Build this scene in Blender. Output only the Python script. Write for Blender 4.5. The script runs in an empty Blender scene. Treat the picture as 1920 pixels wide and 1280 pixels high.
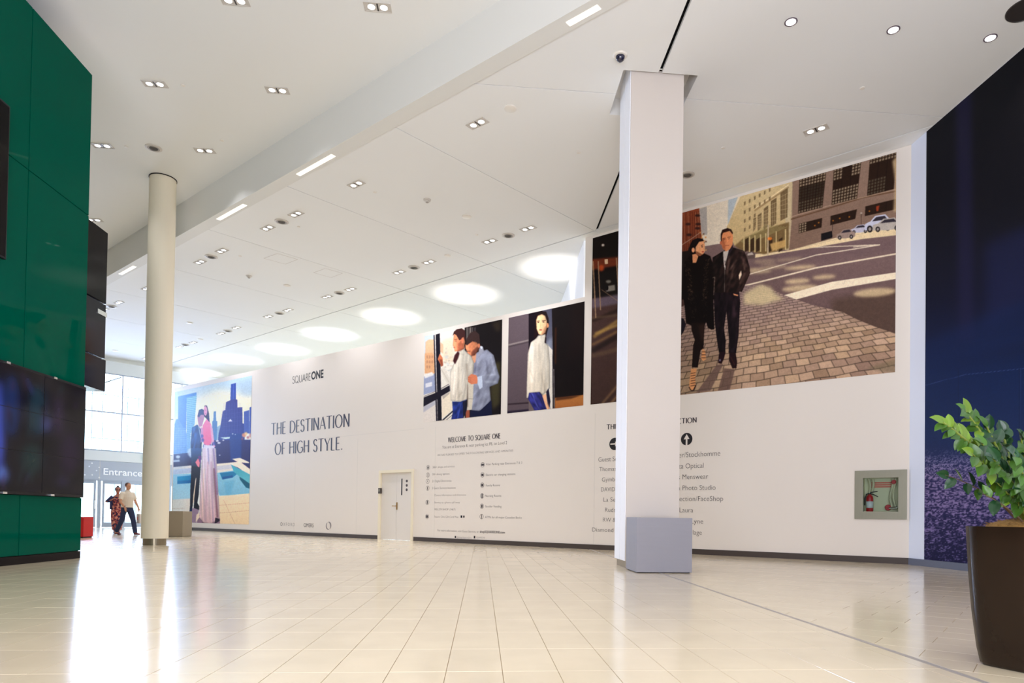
import bpy, bmesh, math, random
import numpy as np
from mathutils import Vector, Matrix

random.seed(7)
rng = np.random.RandomState(7)
SC = bpy.context.scene
COL = SC.collection

# ------------------------------------------------------------------ camera, world, exposure
F, PX, PY, H = 1260.0, 1015.0, 949.9, 0.8          # focal length and principal point for a 1920x1280 frame, eye height
YAW, PITCH, ROLL = math.radians(5.08), 0.0156, 0.0145
f0 = np.array([math.sin(YAW), math.cos(YAW), 0]); r0 = np.array([math.cos(YAW), -math.sin(YAW), 0]); u0 = np.array([0, 0, 1.0])
FW = f0 * math.cos(PITCH) + u0 * math.sin(PITCH)
UPV = -f0 * math.sin(PITCH) + u0 * math.cos(PITCH)
RT = r0 * math.cos(ROLL) + UPV * math.sin(ROLL)
UP = -r0 * math.sin(ROLL) + UPV * math.cos(ROLL)
cam_data = bpy.data.cameras.new('camera')
cam_data.sensor_width = 36; cam_data.sensor_fit = 'HORIZONTAL'
cam_data.lens = F / 1920 * 36
cam_data.shift_x = -(PX - 960) / 1920
cam_data.shift_y = (PY - 640) / 1920
cam_data.clip_start = 0.05; cam_data.clip_end = 500
cam = bpy.data.objects.new('camera', cam_data); COL.objects.link(cam)
M = Matrix.Identity(4)
for i in range(3):
    M[i][0] = RT[i]; M[i][1] = UP[i]; M[i][2] = -FW[i]
M[2][3] = H
cam.matrix_world = M
SC.camera = cam

world = bpy.data.worlds.new('sky'); SC.world = world; world.use_nodes = True
wn = world.node_tree.nodes; wl = world.node_tree.links
bg = wn['Background']; bg.inputs['Color'].default_value = (0.78, 0.93, 1.0, 1); bg.inputs['Strength'].default_value = 5.0
SC.view_settings.view_transform = 'Standard'; SC.view_settings.look = 'None'
SC.view_settings.gamma = 1.0; SC.view_settings.use_curve_mapping = False
SC.view_settings.exposure = 0.0
SC.cycles.diffuse_bounces = 6
SC.cycles.max_bounces = 10
SC.cycles.sample_clamp_indirect = 4.0
SC.cycles.caustics_reflective = False; SC.cycles.caustics_refractive = False

ZL, ZU = 8.1, 8.9          # underside of the lower and of the upper ceiling

def area(name, loc, target, size, size_y, power, color, spread=180):
    l = bpy.data.lights.new(name, 'AREA'); l.shape = 'RECTANGLE'; l.size = size; l.size_y = size_y; l.energy = power; l.color = color; l.spread = math.radians(spread)
    o = bpy.data.objects.new(name, l); COL.objects.link(o); o.location = loc
    o.rotation_euler = (Vector(target) - Vector(loc)).to_track_quat('-Z', 'Y').to_euler()
    return o
# unseen fill lamps added to light the hall; last, the entrance glazing's daylight
area('fill_near', (-0.5, 2.0, 7.9), (-0.5, 3.5, 0), 7, 5, 90, (0.92, 0.92, 1.0), 110)
area('fill_rear', (-2.5, -7.0, 7.9), (-2, -6, 0), 12, 7, 600, (0.90, 0.91, 1.0), 130)
area('fill_left', (-4.0, 5.0, 8.6), (-2.5, 8, 0), 3.5, 8, 90, (0.92, 0.92, 1.0), 110)
area('fill_up_rear', (-0.5, -4.0, 0.6), (1.0, 6.0, 8), 12, 6, 2480, (0.835, 0.875, 1.0), 160)  # unseen upward fill lamp near the floor, added to brighten the ceiling
area('fill_up_left', (-9.2, 8.0, 8.35), (-6, 12.0, 8.9), 3.5, 7, 40, (0.92, 0.93, 1.0), 180)  # hidden fill lamp over the green block, added to lift the upper ceiling
area('daylight_glazing', (-22.0, 39.5, 6.5), (-7, 20, 1.0), 9, 6, 5200, (0.66, 0.70, 1.0), 120)

# ------------------------------------------------------------------ helpers: from the photograph's pixels to points on real planes
CP = np.array([0, 0, H])
def ray(x, y): return FW + RT * (x - PX) / F - UP * (y - PY) / F
def onz(x, y, z):
    d = ray(x, y); return CP + d * ((z - H) / d[2])
def onplane(x, y, p, n):
    d = ray(x, y); p = np.array(p, float); n = np.array(n, float)
    return CP + d * (((p - CP) @ n) / (d @ n))
def proj(P):
    D = np.asarray(P, float) - CP; z = D @ FW
    return PX + F * (D @ RT) / z, PY - F * (D @ UP) / z

WA = onz(470, 999, 0); WB = onz(1704, 1058, 0)              # the hoarding's foot
WD = (WB - WA) / np.linalg.norm(WB - WA); WN = np.array([WD[1], -WD[0], 0.0])   # WN points back to the viewer
WLEN = float((WB - WA) @ WD)
EO = onz(153, 988.7, 0); e2 = np.array([.741, .672, 0]); e2 /= np.linalg.norm(e2); en = np.array([e2[1], -e2[0], 0])     # foot of the entrance glazing; en points into the hall
INSIDE = ((float(-en[0]), float(-en[1])), float(-(en[:2] @ EO[:2])) + 0.2)
def wsz(x, y):
    p = onplane(x, y, WA, WN); return float((p - WA) @ WD), float(p[2])
def wpt(s, z, off=0.0): return WA + WD * s + WN * off + np.array([0, 0, z])

def lin(c):
    return tuple(((v / 255) / 12.92 if v / 255 <= 0.04045 else ((v / 255 + 0.055) / 1.055) ** 2.4) for v in c)

# ------------------------------------------------------------------ materials
def mat(name, rgb, rough=0.6, metal=0.0, spec=0.5, noise=0.0, nscale=8.0, bump=0.0, bscale=40.0, emit=None, estr=0.0, coat=0.0, island=0.0, objrand=0.0, stretch=None):
    m = bpy.data.materials.new(name); m.use_nodes = True
    nt = m.node_tree; b = nt.nodes['Principled BSDF']
    base = lin(rgb) + (1,)
    b.inputs['Base Color'].default_value = base
    b.inputs['Roughness'].default_value = rough; b.inputs['Metallic'].default_value = metal
    b.inputs['Specular IOR Level'].default_value = spec
    b.inputs['Coat Weight'].default_value = coat; b.inputs['Coat Roughness'].default_value = 0.03
    if emit is not None:
        b.inputs['Emission Color'].default_value = lin(emit) + (1,); b.inputs['Emission Strength'].default_value = estr
    tc = nt.nodes.new('ShaderNodeTexCoord'); src = tc.outputs['Object']
    if stretch:
        mp = nt.nodes.new('ShaderNodeMapping'); mp.inputs['Scale'].default_value = stretch
        nt.links.new(src, mp.inputs['Vector']); src = mp.outputs['Vector']
    last = None
    hsv = nt.nodes.new('ShaderNodeHueSaturation'); hsv.inputs['Color'].default_value = base
    if noise > 0 or island > 0 or objrand > 0:
        acc = None
        def scaled(sock, amt):
            k = nt.nodes.new('ShaderNodeMapRange'); k.inputs['From Min'].default_value = 0; k.inputs['From Max'].default_value = 1
            k.inputs['To Min'].default_value = 1 - amt; k.inputs['To Max'].default_value = 1 + amt
            nt.links.new(sock, k.inputs['Value']); return k.outputs['Result']
        parts = []
        if noise > 0:
            n = nt.nodes.new('ShaderNodeTexNoise'); n.inputs['Scale'].default_value = nscale; n.inputs['Detail'].default_value = 5
            nt.links.new(src, n.inputs['Vector']); parts.append(scaled(n.outputs['Fac'], noise))
        if island > 0:
            g = nt.nodes.new('ShaderNodeNewGeometry'); parts.append(scaled(g.outputs['Random Per Island'], island))
        if objrand > 0:
            g = nt.nodes.new('ShaderNodeObjectInfo'); parts.append(scaled(g.outputs['Random'], objrand))
        acc = parts[0]
        for p in parts[1:]:
            mm = nt.nodes.new('ShaderNodeMath'); mm.operation = 'MULTIPLY'
            nt.links.new(acc, mm.inputs[0]); nt.links.new(p, mm.inputs[1]); acc = mm.outputs[0]
        nt.links.new(acc, hsv.inputs['Value']); nt.links.new(hsv.outputs['Color'], b.inputs['Base Color'])
    if bump > 0:
        n2 = nt.nodes.new('ShaderNodeTexNoise'); n2.inputs['Scale'].default_value = bscale; n2.inputs['Detail'].default_value = 3
        bp = nt.nodes.new('ShaderNodeBump'); bp.inputs['Strength'].default_value = bump; bp.inputs['Distance'].default_value = 0.01
        nt.links.new(src, n2.inputs['Vector']); nt.links.new(n2.outputs['Fac'], bp.inputs['Height']); nt.links.new(bp.outputs['Normal'], b.inputs['Normal'])
    return m

def mat_vcol(name, rough=0.5, emit=0.0, spec=0.3, coat=0.0):
    m = bpy.data.materials.new(name); m.use_nodes = True; nt = m.node_tree; b = nt.nodes['Principled BSDF']
    a = nt.nodes.new('ShaderNodeAttribute'); a.attribute_name = 'print'
    nt.links.new(a.outputs['Color'], b.inputs['Base Color'])
    b.inputs['Roughness'].default_value = rough; b.inputs['Specular IOR Level'].default_value = spec
    b.inputs['Coat Weight'].default_value = coat; b.inputs['Coat Roughness'].default_value = 0.04
    if emit:
        nt.links.new(a.outputs['Color'], b.inputs['Emission Color']); b.inputs['Emission Strength'].default_value = emit
    return m

def mat_glass(name, tint=(0.9, 0.97, 1.0), refl=0.12):
    m = bpy.data.materials.new(name); m.use_nodes = True; nt = m.node_tree
    for n in list(nt.nodes): nt.nodes.remove(n)
    o = nt.nodes.new('ShaderNodeOutputMaterial'); mx = nt.nodes.new('ShaderNodeMixShader')
    t = nt.nodes.new('ShaderNodeBsdfTransparent'); g = nt.nodes.new('ShaderNodeBsdfGlossy'); fr = nt.nodes.new('ShaderNodeFresnel')
    t.inputs['Color'].default_value = (*tint, 1); g.inputs['Roughness'].default_value = 0.02; fr.inputs['IOR'].default_value = 1.45
    nt.links.new(fr.outputs[0], mx.inputs[0]); nt.links.new(t.outputs[0], mx.inputs[1]); nt.links.new(g.outputs[0], mx.inputs[2])
    nt.links.new(mx.outputs[0], o.inputs['Surface']); return m

FLOORCOL = (218, 202, 172)
MT = dict(
    stone=mat('polished_limestone', FLOORCOL, rough=0.14, spec=0.6, noise=0.10, nscale=2.2, island=0.045, bump=0.015, bscale=5),
    grout=mat('grout', (176, 158, 130), rough=0.8),
    metalstrip=mat('expansion_strip', (176, 168, 160), rough=0.4, metal=0.3),
    wall=mat('hoarding_vinyl', (232, 224, 216), rough=0.55, spec=0.3, noise=0.012, nscale=1.2, bump=0.02, bscale=60),
    wallstrip=mat('hoarding_end_strip', (222, 228, 244), rough=0.5, spec=0.3),
    seam=mat('vinyl_seam', (224, 217, 210), rough=0.6),
    kick=mat('dark_kickboard', (70, 60, 56), rough=0.5),
    kickblue=mat('grey_kickboard', (88, 92, 108), rough=0.5),
    ceil=mat('ceiling_plaster', (236, 236, 234), rough=0.85, spec=0.2, noise=0.012, nscale=0.6),
    ceilback=mat('ceiling_joint', (120, 112, 104), rough=0.9),
    black=mat('black_slot', (8, 7, 7), rough=0.9, spec=0.1),
    beam=mat('beam_plaster', (226, 225, 220), rough=0.8, spec=0.2),
    cream=mat('cream_column_paint', (234, 224, 202), rough=0.5, spec=0.3),
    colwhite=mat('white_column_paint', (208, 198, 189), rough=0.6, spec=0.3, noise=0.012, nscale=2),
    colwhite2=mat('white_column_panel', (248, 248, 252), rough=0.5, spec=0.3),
    plinth=mat('bronze_plinth', (138, 126, 104), rough=0.3, metal=0.6),
    boxgrey=mat('grey_laminate', (140, 138, 146), rough=0.45, spec=0.4, noise=0.03, nscale=4, stretch=(1, 1, 8)),
    boxtaupe=mat('taupe_laminate', (150, 138, 118), rough=0.5),
    green=mat('green_backpainted_glass', (0, 84, 66), rough=0.3, spec=0.0, coat=0.10, noise=0.05, nscale=1.5),
    greenjoint=mat('dark_joint', (4, 24, 18), rough=0.7),
    darkbase=mat('dark_recessed_base', (18, 10, 14), rough=0.5, spec=0.15),
    screenblack=mat('black_screen', (7, 4, 6), rough=0.12, spec=0.08),
    screenframe=mat('screen_frame', (18, 16, 22), rough=0.35, spec=0.2),
    navy=mat('navy_glass', (12, 10, 26), rough=0.1, spec=0.15),
    alu=mat('aluminium_frame', (176, 186, 204), rough=0.35, metal=0.35),
    fascia=mat('grey_fascia', (186, 194, 212), rough=0.5),
    whitepaint=mat('white_paint', (236, 240, 246), rough=0.6),
    letter_white=mat('white_letters', (245, 248, 255), rough=0.4, emit=(245, 248, 255), estr=0.25),
    glass=mat_glass('clear_glass'),
    pave=mat('outdoor_paving', (214, 216, 218), rough=0.9),
    ink=mat('black_print', (24, 20, 26), rough=0.5),
    inknavy=mat('navy_print', (36, 32, 56), rough=0.5),
    inkgrey=mat('grey_print', (72, 64, 68), rough=0.5),
    inkmid=mat('mid_grey_print', (134, 126, 126), rough=0.5),
    housing=mat('lamp_housing', (206, 200, 192), rough=0.5),
    housingdark=mat('lamp_divider', (52, 46, 44), rough=0.5),
    lamp=mat('lit_lamp', (255, 255, 255), emit=(255, 252, 250), estr=6.0),
    lamptrim=mat('lamp_trim', (108, 94, 104), rough=0.4, metal=0.3),
    grille=mat('speaker_grille', (204, 198, 190), rough=0.6),
    grilledark=mat('speaker_slots', (168, 162, 154), rough=0.7),
    plastic=mat('white_plastic', (232, 226, 216), rough=0.5),
    dome=mat('smoked_dome', (38, 36, 58), rough=0.08, spec=0.8),
    strip=mat('lip_glow', (255, 250, 236), emit=(255, 248, 232), estr=1.1),  # emission imitating bright patches of light on the bulkhead lip
    door=mat('door_paint', (226, 220, 214), rough=0.5),
    doorframe=mat('door_frame_paint', (238, 228, 204), rough=0.5),
    brass=mat('brass_handle', (180, 146, 92), rough=0.3, metal=0.8),
    reader=mat('card_reader', (70, 60, 52), rough=0.5),
    cabframe=mat('brushed_steel_frame', (150, 148, 132), rough=0.4, metal=0.35, noise=0.05, nscale=3, stretch=(10, 10, 1)),
    cabin=mat('cabinet_interior', (214, 204, 160), rough=0.6),
    red=mat('red_enamel', (190, 28, 30), rough=0.35),
    rubber=mat('black_rubber', (24, 22, 22), rough=0.6),
    label=mat('label_print', (222, 218, 206), rough=0.6),
    hose=mat('canvas_hose', (204, 192, 150), rough=0.8),
    redprint=mat('red_print', (214, 96, 70), rough=0.6),
    chrome=mat('chrome', (220, 220, 220), rough=0.15, metal=1.0),
    pot=mat('dark_bronze_planter', (34, 22, 14), rough=0.22, spec=0.22, noise=0.4, nscale=3, coat=0.12),
    moss=mat('dried_moss', (128, 94, 44), rough=0.95, noise=0.4, nscale=30, island=0.3),
    leaf=mat('green_leaf', (56, 90, 26), rough=0.35, spec=0.35, objrand=0.35, noise=0.25, nscale=12),
    leaf2=mat('light_green_leaf', (98, 126, 34), rough=0.35, spec=0.35, objrand=0.25, noise=0.2, nscale=12),
    leaf3=mat('dark_green_leaf', (26, 60, 30), rough=0.3, spec=0.35, objrand=0.3, noise=0.2, nscale=12),
    stem=mat('green_stem', (112, 124, 44), rough=0.5, noise=0.3, nscale=10),
    stembrown=mat('brown_stem', (96, 74, 56), rough=0.6),
    skin=mat('skin', (206, 150, 118), rough=0.6),
    skindark=mat('tanned_skin', (176, 112, 92), rough=0.6),
    hair=mat('dark_hair', (44, 32, 34), rough=0.6),
    hairgrey=mat('short_brown_hair', (104, 82, 76), rough=0.8),
    polo=mat('cream_polo_shirt', (234, 222, 204), rough=0.85),
    jeans=mat('navy_jeans', (42, 52, 84), rough=0.85, noise=0.2, nscale=8),
    shoe=mat('red_brown_shoe', (110, 44, 50), rough=0.5),
    cardigan=mat('navy_cardigan', (48, 52, 92), rough=0.85),
    sunglass=mat('black_sunglasses', (16, 14, 16), rough=0.15),
    paper=mat('white_paper_bag', (236, 226, 218), rough=0.8),
    bagred=mat('red_bag_print', (232, 92, 72), rough=0.7),
    exitgreen=mat('green_exit_sign', (40, 180, 130), emit=(60, 200, 150), estr=0.6),
    redkiosk=mat('red_panel', (206, 26, 30), rough=0.4),
    white_lamp_glow=mat('uplight_lens', (255, 255, 255), emit=(255, 255, 255), estr=8),
)
def mat_dress():
    m = mat('patterned_dress', (150, 66, 66), rough=0.85); nt = m.node_tree; b = nt.nodes['Principled BSDF']
    tc = nt.nodes.new('ShaderNodeTexCoord'); v = nt.nodes.new('ShaderNodeTexNoise'); v.inputs['Scale'].default_value = 16; v.inputs['Detail'].default_value = 1
    r = nt.nodes.new('ShaderNodeValToRGB'); r.color_ramp.interpolation = 'CONSTANT'
    r.color_ramp.elements[0].color = lin((44, 36, 70)) + (1,); r.color_ramp.elements[1].position = 0.46; r.color_ramp.elements[1].color = lin((168, 74, 70)) + (1,)
    e = r.color_ramp.elements.new(0.58); e.color = lin((214, 150, 130)) + (1,)
    nt.links.new(tc.outputs['Object'], v.inputs['Vector']); nt.links.new(v.outputs['Fac'], r.inputs['Fac']); nt.links.new(r.outputs['Color'], b.inputs['Base Color'])
    return m
MT['dress'] = mat_dress()
MT['green'].node_tree.nodes['Principled BSDF'].inputs['Specular Tint'].default_value = (0.2, 0.9, 0.7, 1)

# ------------------------------------------------------------------ object helpers
def tag(o, label=None, cat=None, group=None, kind=None):
    if label: o['label'] = label
    if cat: o['category'] = cat
    if group: o['group'] = group
    if kind: o['kind'] = kind
    return o
def mesh(name, verts, faces, m, parent=None, smooth=False):
    me = bpy.data.meshes.new(name); me.from_pydata([tuple(map(float, v)) for v in verts], [], faces); me.update()
    me.materials.append(MT[m] if isinstance(m, str) else m)
    if smooth:
        for p in me.polygons: p.use_smooth = True
    return link(name, me, parent)
def link(name, me, parent=None):
    o = bpy.data.objects.new(name, me); COL.objects.link(o)
    if parent is not None: o.parent = parent
    return o
def empty(name, loc=(0, 0, 0), rz=0.0, **k):
    o = bpy.data.objects.new(name, None); COL.objects.link(o); o.location = Vector([float(v) for v in loc]); o.rotation_euler = (0, 0, rz)
    o.empty_display_size = 0.2
    return tag(o, **k)
class MB:
    """collects shapes and builds them as one mesh"""
    def __init__(s): s.v = []; s.f = []
    def add(s, v, f):
        n = len(s.v); s.v += [tuple(map(float, p)) for p in v]; s.f += [tuple(i + n for i in q) for q in f]; return s
    def box(s, x0, x1, y0, y1, z0, z1, tf=None):
        v = [(x, y, z) for z in (z0, z1) for x, y in ((x0, y0), (x1, y0), (x1, y1), (x0, y1))]
        if tf: v = [tf(p) for p in v]
        return s.add(v, [(3, 2, 1, 0), (4, 5, 6, 7), (0, 1, 5, 4), (1, 2, 6, 5), (2, 3, 7, 6), (3, 0, 4, 7)])
    def bevbox(s, x0, x1, y0, y1, z0, z1, b, tf=None):
        bm = bmesh.new(); bmesh.ops.create_cube(bm, size=1)
        for v in bm.verts:
            v.co = Vector(((x0 + x1) / 2 + v.co.x * (x1 - x0), (y0 + y1) / 2 + v.co.y * (y1 - y0), (z0 + z1) / 2 + v.co.z * (z1 - z0)))
        bmesh.ops.bevel(bm, geom=bm.edges[:], offset=b, segments=2, affect='EDGES', profile=0.7)
        vs = [tuple(v.co) for v in bm.verts]
        if tf: vs = [tf(p) for p in vs]
        s.add(vs, [tuple(v.index for v in f.verts) for f in bm.faces]); bm.free(); return s
    def prism(s, poly, z0, z1):
        n = len(poly); v = [(p[0], p[1], z0) for p in poly] + [(p[0], p[1], z1) for p in poly]
        a = sum(poly[i][0] * poly[(i + 1) % n][1] - poly[(i + 1) % n][0] * poly[i][1] for i in range(n))
        f = [tuple(range(n - 1, -1, -1)), tuple(range(n, 2 * n))] + [(i, (i + 1) % n, n + (i + 1) % n, n + i) for i in range(n)]
        if a < 0: f = [tuple(reversed(q)) for q in f]
        return s.add(v, f)
    def lathe(s, prof, c=(0, 0, 0), n=24, ax='z'):
        vs = []; fs = []
        for r, h in prof:
            for k in range(n):
                a = 2 * math.pi * k / n; p = (r * math.cos(a), r * math.sin(a), h)
                if ax == 'y': p = (p[0], -p[2], p[1])
                vs.append((c[0] + p[0], c[1] + p[1], c[2] + p[2]))
        for i in range(len(prof) - 1):
            for k in range(n):
                a, b = i * n + k, i * n + (k + 1) % n; fs.append((a, b, b + n, a + n))
        fs.append(tuple(range(n - 1, -1, -1))); fs.append(tuple((len(prof) - 1) * n + k for k in range(n)))
        return s.add(vs, fs)
    def tube(s, pts, rad, n=8):
        pts = [Vector(p) for p in pts]; rad = rad if isinstance(rad, (list, tuple)) else [rad] * len(pts)
        vs = []; fs = []; up = Vector((0.13, 0.21, 0.97))
        for i, p in enumerate(pts):
            t = (pts[min(i + 1, len(pts) - 1)] - pts[max(i - 1, 0)]).normalized()
            a = t.cross(up)
            if a.length < 1e-3: a = t.cross(Vector((1, 0, 0)))
            a.normalize(); b = t.cross(a).normalized()
            rr = rad[i]; rx, ry = rr if isinstance(rr, (list, tuple)) else (rr, rr)
            for k in range(n):
                g = 2 * math.pi * k / n; vs.append(tuple(p + a * math.cos(g) * rx + b * math.sin(g) * ry))
        for i in range(len(pts) - 1):
            for k in range(n):
                q, r = i * n + k, i * n + (k + 1) % n; fs.append((q, r, r + n, q + n))
        fs.append(tuple(range(n - 1, -1, -1))); fs.append(tuple((len(pts) - 1) * n + k for k in range(n)))
        return s.add(vs, fs)
    def ell(s, c, r, n=12, m=8):
        vs = []; fs = []
        for i in range(1, m):
            t = math.pi * i / m
            for k in range(n):
                a = 2 * math.pi * k / n; vs.append((c[0] + r[0] * math.sin(t) * math.cos(a), c[1] + r[1] * math.sin(t) * math.sin(a), c[2] + r[2] * math.cos(t)))
        for i in range(m - 2):
            for k in range(n):
                q, w = i * n + k, i * n + (k + 1) % n; fs.append((q, q + n, w + n, w))
        fs.append(tuple(range(n))); fs.append(tuple((m - 2) * n + k for k in range(n - 1, -1, -1)))
        return s.add(vs, fs)
    def build(s, name, m, parent=None, smooth=False):
        return mesh(name, s.v, s.f, m, parent, smooth)
def shade(o, ang=35):
    me = o.data
    for p in me.polygons: p.use_smooth = True
    me.set_sharp_from_angle(angle=math.radians(ang)); return o

def clip(poly, n, c):
    """keep the side where n.p <= c"""
    out = []
    for i in range(len(poly)):
        a = poly[i]; b = poly[(i + 1) % len(poly)]
        da = n[0] * a[0] + n[1] * a[1] - c; db = n[0] * b[0] + n[1] * b[1] - c
        if da <= 0: out.append(a)
        if da * db < 0:
            t = da / (da - db); out.append((a[0] + (b[0] - a[0]) * t, a[1] + (b[1] - a[1]) * t))
    return out
def clipall(poly, planes):
    for n, c in planes:
        poly = clip(poly, n, c)
        if len(poly) < 3: return []
    return poly
def parea(p): return abs(sum(p[i][0] * p[(i + 1) % len(p)][1] - p[(i + 1) % len(p)][0] * p[i][1] for i in range(len(p)))) / 2
def subtract(polys, rect):
    x0, x1, y0, y1 = rect; out = []
    for p in polys:
        rem = p
        for n, c in (((1, 0), x0), ((-1, 0), -x1), ((0, 1), y0), ((0, -1), -y1)):
            o = clip(rem, n, c)
            if len(o) >= 3 and parea(o) > 1e-5: out.append(o)
            rem = clip(rem, (-n[0], -n[1]), -c)
            if len(rem) < 3: break
    return out

# ================================================================== FLOOR
COLR = (2.33, 3.21, 10.72, 11.58)               # square column footprint
SX = lambda y: 2.56 + (y - 4) * 0.0165          # expansion strip in the floor
floor = mesh('floor', [(-30, -12, -0.02), (12, -12, -0.02), (12, 45, -0.02), (-30, 45, -0.02), (-30, -12, -0.006), (12, -12, -0.006), (12, 45, -0.006), (-30, 45, -0.006)],
             [(3, 2, 1, 0), (4, 5, 6, 7), (0, 1, 5, 4), (1, 2, 6, 5), (2, 3, 7, 6), (3, 0, 4, 7)], 'grout')
tag(floor, kind='structure')
sa, sb = (SX(-12), -12), (SX(45), 45)
sdir = np.array([sb[0] - sa[0], sb[1] - sa[1]]); sdir /= np.linalg.norm(sdir); snr = np.array([sdir[1], -sdir[0]])  # points right
sc = float(snr @ np.array(sa)); HWS = 0.022
ROOM = [((-1, 0), 30), ((0, -1), 4.0), ((0, 1), 44.0), ((1, 0), 8.35), ((float(-WN[0]), float(-WN[1])), float(-(WN[:2] @ WA[:2])) + 7.0), INSIDE]
tiles = []
def add_tile(poly, planes):
    p = clipall(poly, planes)
    if len(p) >= 3 and parea(p) > 0.004: tiles.append(p)
g = 0.0016
TW, TL = 0.2893, 0.594
left_pl = ROOM + [((float(snr[0]), float(snr[1])), sc - HWS)]
for i in range(-100, 11):
    for j in range(-3, 72):
        x0 = 0.121 + i * TW; y0 = 3.497 + j * TL
        if y0 + TL < 0.9 and False: continue
        cx, cy = x0 + TW / 2, y0 + TL / 2
        if cx < -29 or cy > 43: continue
        px, py = proj((cx, cy, 0)) if cy > 0.5 else (0, 5000)
        if px < -900 and cy > 0: continue
        add_tile([(x0 + g, y0 + g), (x0 + TW - g, y0 + g), (x0 + TW - g, y0 + TL - g), (x0 + g, y0 + TL - g)], left_pl)
TU = np.array([float(-WN[0]), float(-WN[1])]); TV = WD[:2]
right_pl = ROOM + [((float(-snr[0]), float(-snr[1])), -sc - HWS)]
base = np.array([2.60, 4.24])
for i in range(-40, 40):
    for j in range(-30, 60):
        off = (j % 2) * TL / 2
        a0 = i * TL + off; b0 = j * TW
        P = [base + TV * (a0 + u) + TU * (b0 + v) for u, v in ((g, g), (TL - g, g), (TL - g, TW - g), (g, TW - g))]
        c = sum(P) / 4
        if c[0] < 1.5 or c[0] > 9.5 or c[1] < -5 or c[1] > 20: continue
        add_tile([tuple(map(float, p)) for p in P], right_pl)
def onscreen(p):
    best = 0
    for q in p:
        if q[1] < 0.8: continue
        x, y = proj((q[0], q[1], 0))
        if -20 < x < 1940 and y < 1300: best = max(best, 1)
    if not best: return 0
    xs = [proj((q[0], q[1], 0)) for q in p if q[1] > 0.5]
    return parea([(float(a), float(b)) for a, b in xs]) if len(xs) >= 3 else 0
order = sorted(range(len(tiles)), key=lambda k: -onscreen(tiles[k]))
def tile_geo(mb, p):
    c = (sum(q[0] for q in p) / len(p), sum(q[1] for q in p) / len(p)); n = len(p)
    dz = rng.uniform(-0.0003, 0.0003)
    inner = [(c[0] + (q[0] - c[0]) * 0.996, c[1] + (q[1] - c[1]) * 0.996) for q in p]
    v = [(q[0], q[1], -0.012) for q in p] + [(q[0], q[1], -0.0012) for q in p] + [(q[0], q[1], dz) for q in inner]
    a = sum(p[i][0] * p[(i + 1) % n][1] - p[(i + 1) % n][0] * p[i][1] for i in range(n))
    f = [tuple(range(2 * n, 3 * n))]
    for i in range(n):
        j = (i + 1) % n; f += [(i, j, n + j, n + i), (n + i, n + j, 2 * n + j, 2 * n + i)]
    if a < 0: f = [tuple(reversed(q)) for q in f]
    mb.add(v, f)
for k in order[:300]:
    mb = MB(); tile_geo(mb, tiles[k]); mb.build('floor_tile', 'stone', floor)
mb = MB()
for k in order[300:]: tile_geo(mb, tiles[k])
tag(mb.build('floor_tiles', 'stone', floor), kind='stuff')
p = [np.array(sa) - snr * (HWS - 0.002), np.array(sa) + snr * (HWS - 0.002), np.array(sb) + snr * (HWS - 0.002), np.array(sb) - snr * (HWS - 0.002)]
p = clipall([tuple(map(float, q)) for q in p], ROOM)
MB().prism(p, -0.008, 0.0005).build('expansion_strip', 'metalstrip', floor)

# ================================================================== CEILINGS
S1 = onz(1118, 432, ZL)[:2]; S2 = onz(329, 678, ZL)[:2]           # the slot above the hoarding
SD = (S2 - S1) / np.linalg.norm(S2 - S1); SNn = np.array([SD[1], -SD[0]])
if SNn @ (S1) < 0: SNn = -SNn                                    # away from the viewer
SCc = float(SNn @ S1)
B1 = onz(960, 92, ZL)[:2]; B2 = onz(335, 446, ZL)[:2]             # lower edge of the bulkhead
BD = (B2 - B1) / np.linalg.norm(B2 - B1); BN = np.array([BD[1], -BD[0]])
if BN @ np.array([0.0, -1.0]) > 0: BN = -BN
BC = float(BN @ B1)                                              # BN.p > BC : lower ceiling side
E_ = np.array([0.741, 0.672]); E_ /= np.linalg.norm(E_); Mm = np.array([-E_[1], E_[0]])
ceiling = mesh('ceiling', *(lambda: ([(-32, -13, ZL + .14), (13, -13, ZL + .14), (13, 48, ZL + .14), (-32, 48, ZL + .14)], [(0, 1, 2, 3)]))(), 'ceilback')
ceiling.data.clear_geometry()
mb = MB()
far = clipall([(-32, -13), (13, -13), (13, 48), (-32, 48)], [((float(-BN[0]), float(-BN[1])), -BC - 0.16), INSIDE])
for q in subtract([far], (2.17, 3.45, 10.66, 11.92)): mb.prism(q, ZL + 0.09, ZL + 0.12)
ceiling.data.from_pydata(mb.v, [], mb.f); ceiling.data.update()
tag(ceiling, kind='structure')
RECT = (2.19, 3.43, 10.68, 11.9)
gp = 0.009; sg = 0.03
def P2(n, c): return ((float(n[0]), float(n[1])), float(c))
big = [(-31.5, -12), (8.35, -12), (8.35, 45), (-31.5, 45)]
beamside = P2(-BN, -BC - 0.0)
near = P2(SNn, SCc - 0.02); beyond = P2(-SNn, -SCc - 0.02)
ms = [10.6 + 3.74 * k for k in range(0, 9)]
def panel(planes):
    q = clipall(big, planes + [INSIDE])
    if len(q) < 3 or parea(q) < 0.02: return
    mb = MB()
    for r in subtract([q], RECT): mb.prism(r, ZL, ZL + 0.05)
    mb.build('ceiling_panel', 'ceil', ceiling)
YJ = 11.3
for slotside in (P2((1, 0), 2.80 - sg), P2((-1, 0), -2.80 - sg)):
    panel([beamside, slotside, near, P2((0, 1), YJ - gp)])
    panel([beamside, slotside, near, P2((0, -1), -YJ - gp), P2(Mm, ms[0] - gp)])
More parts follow.
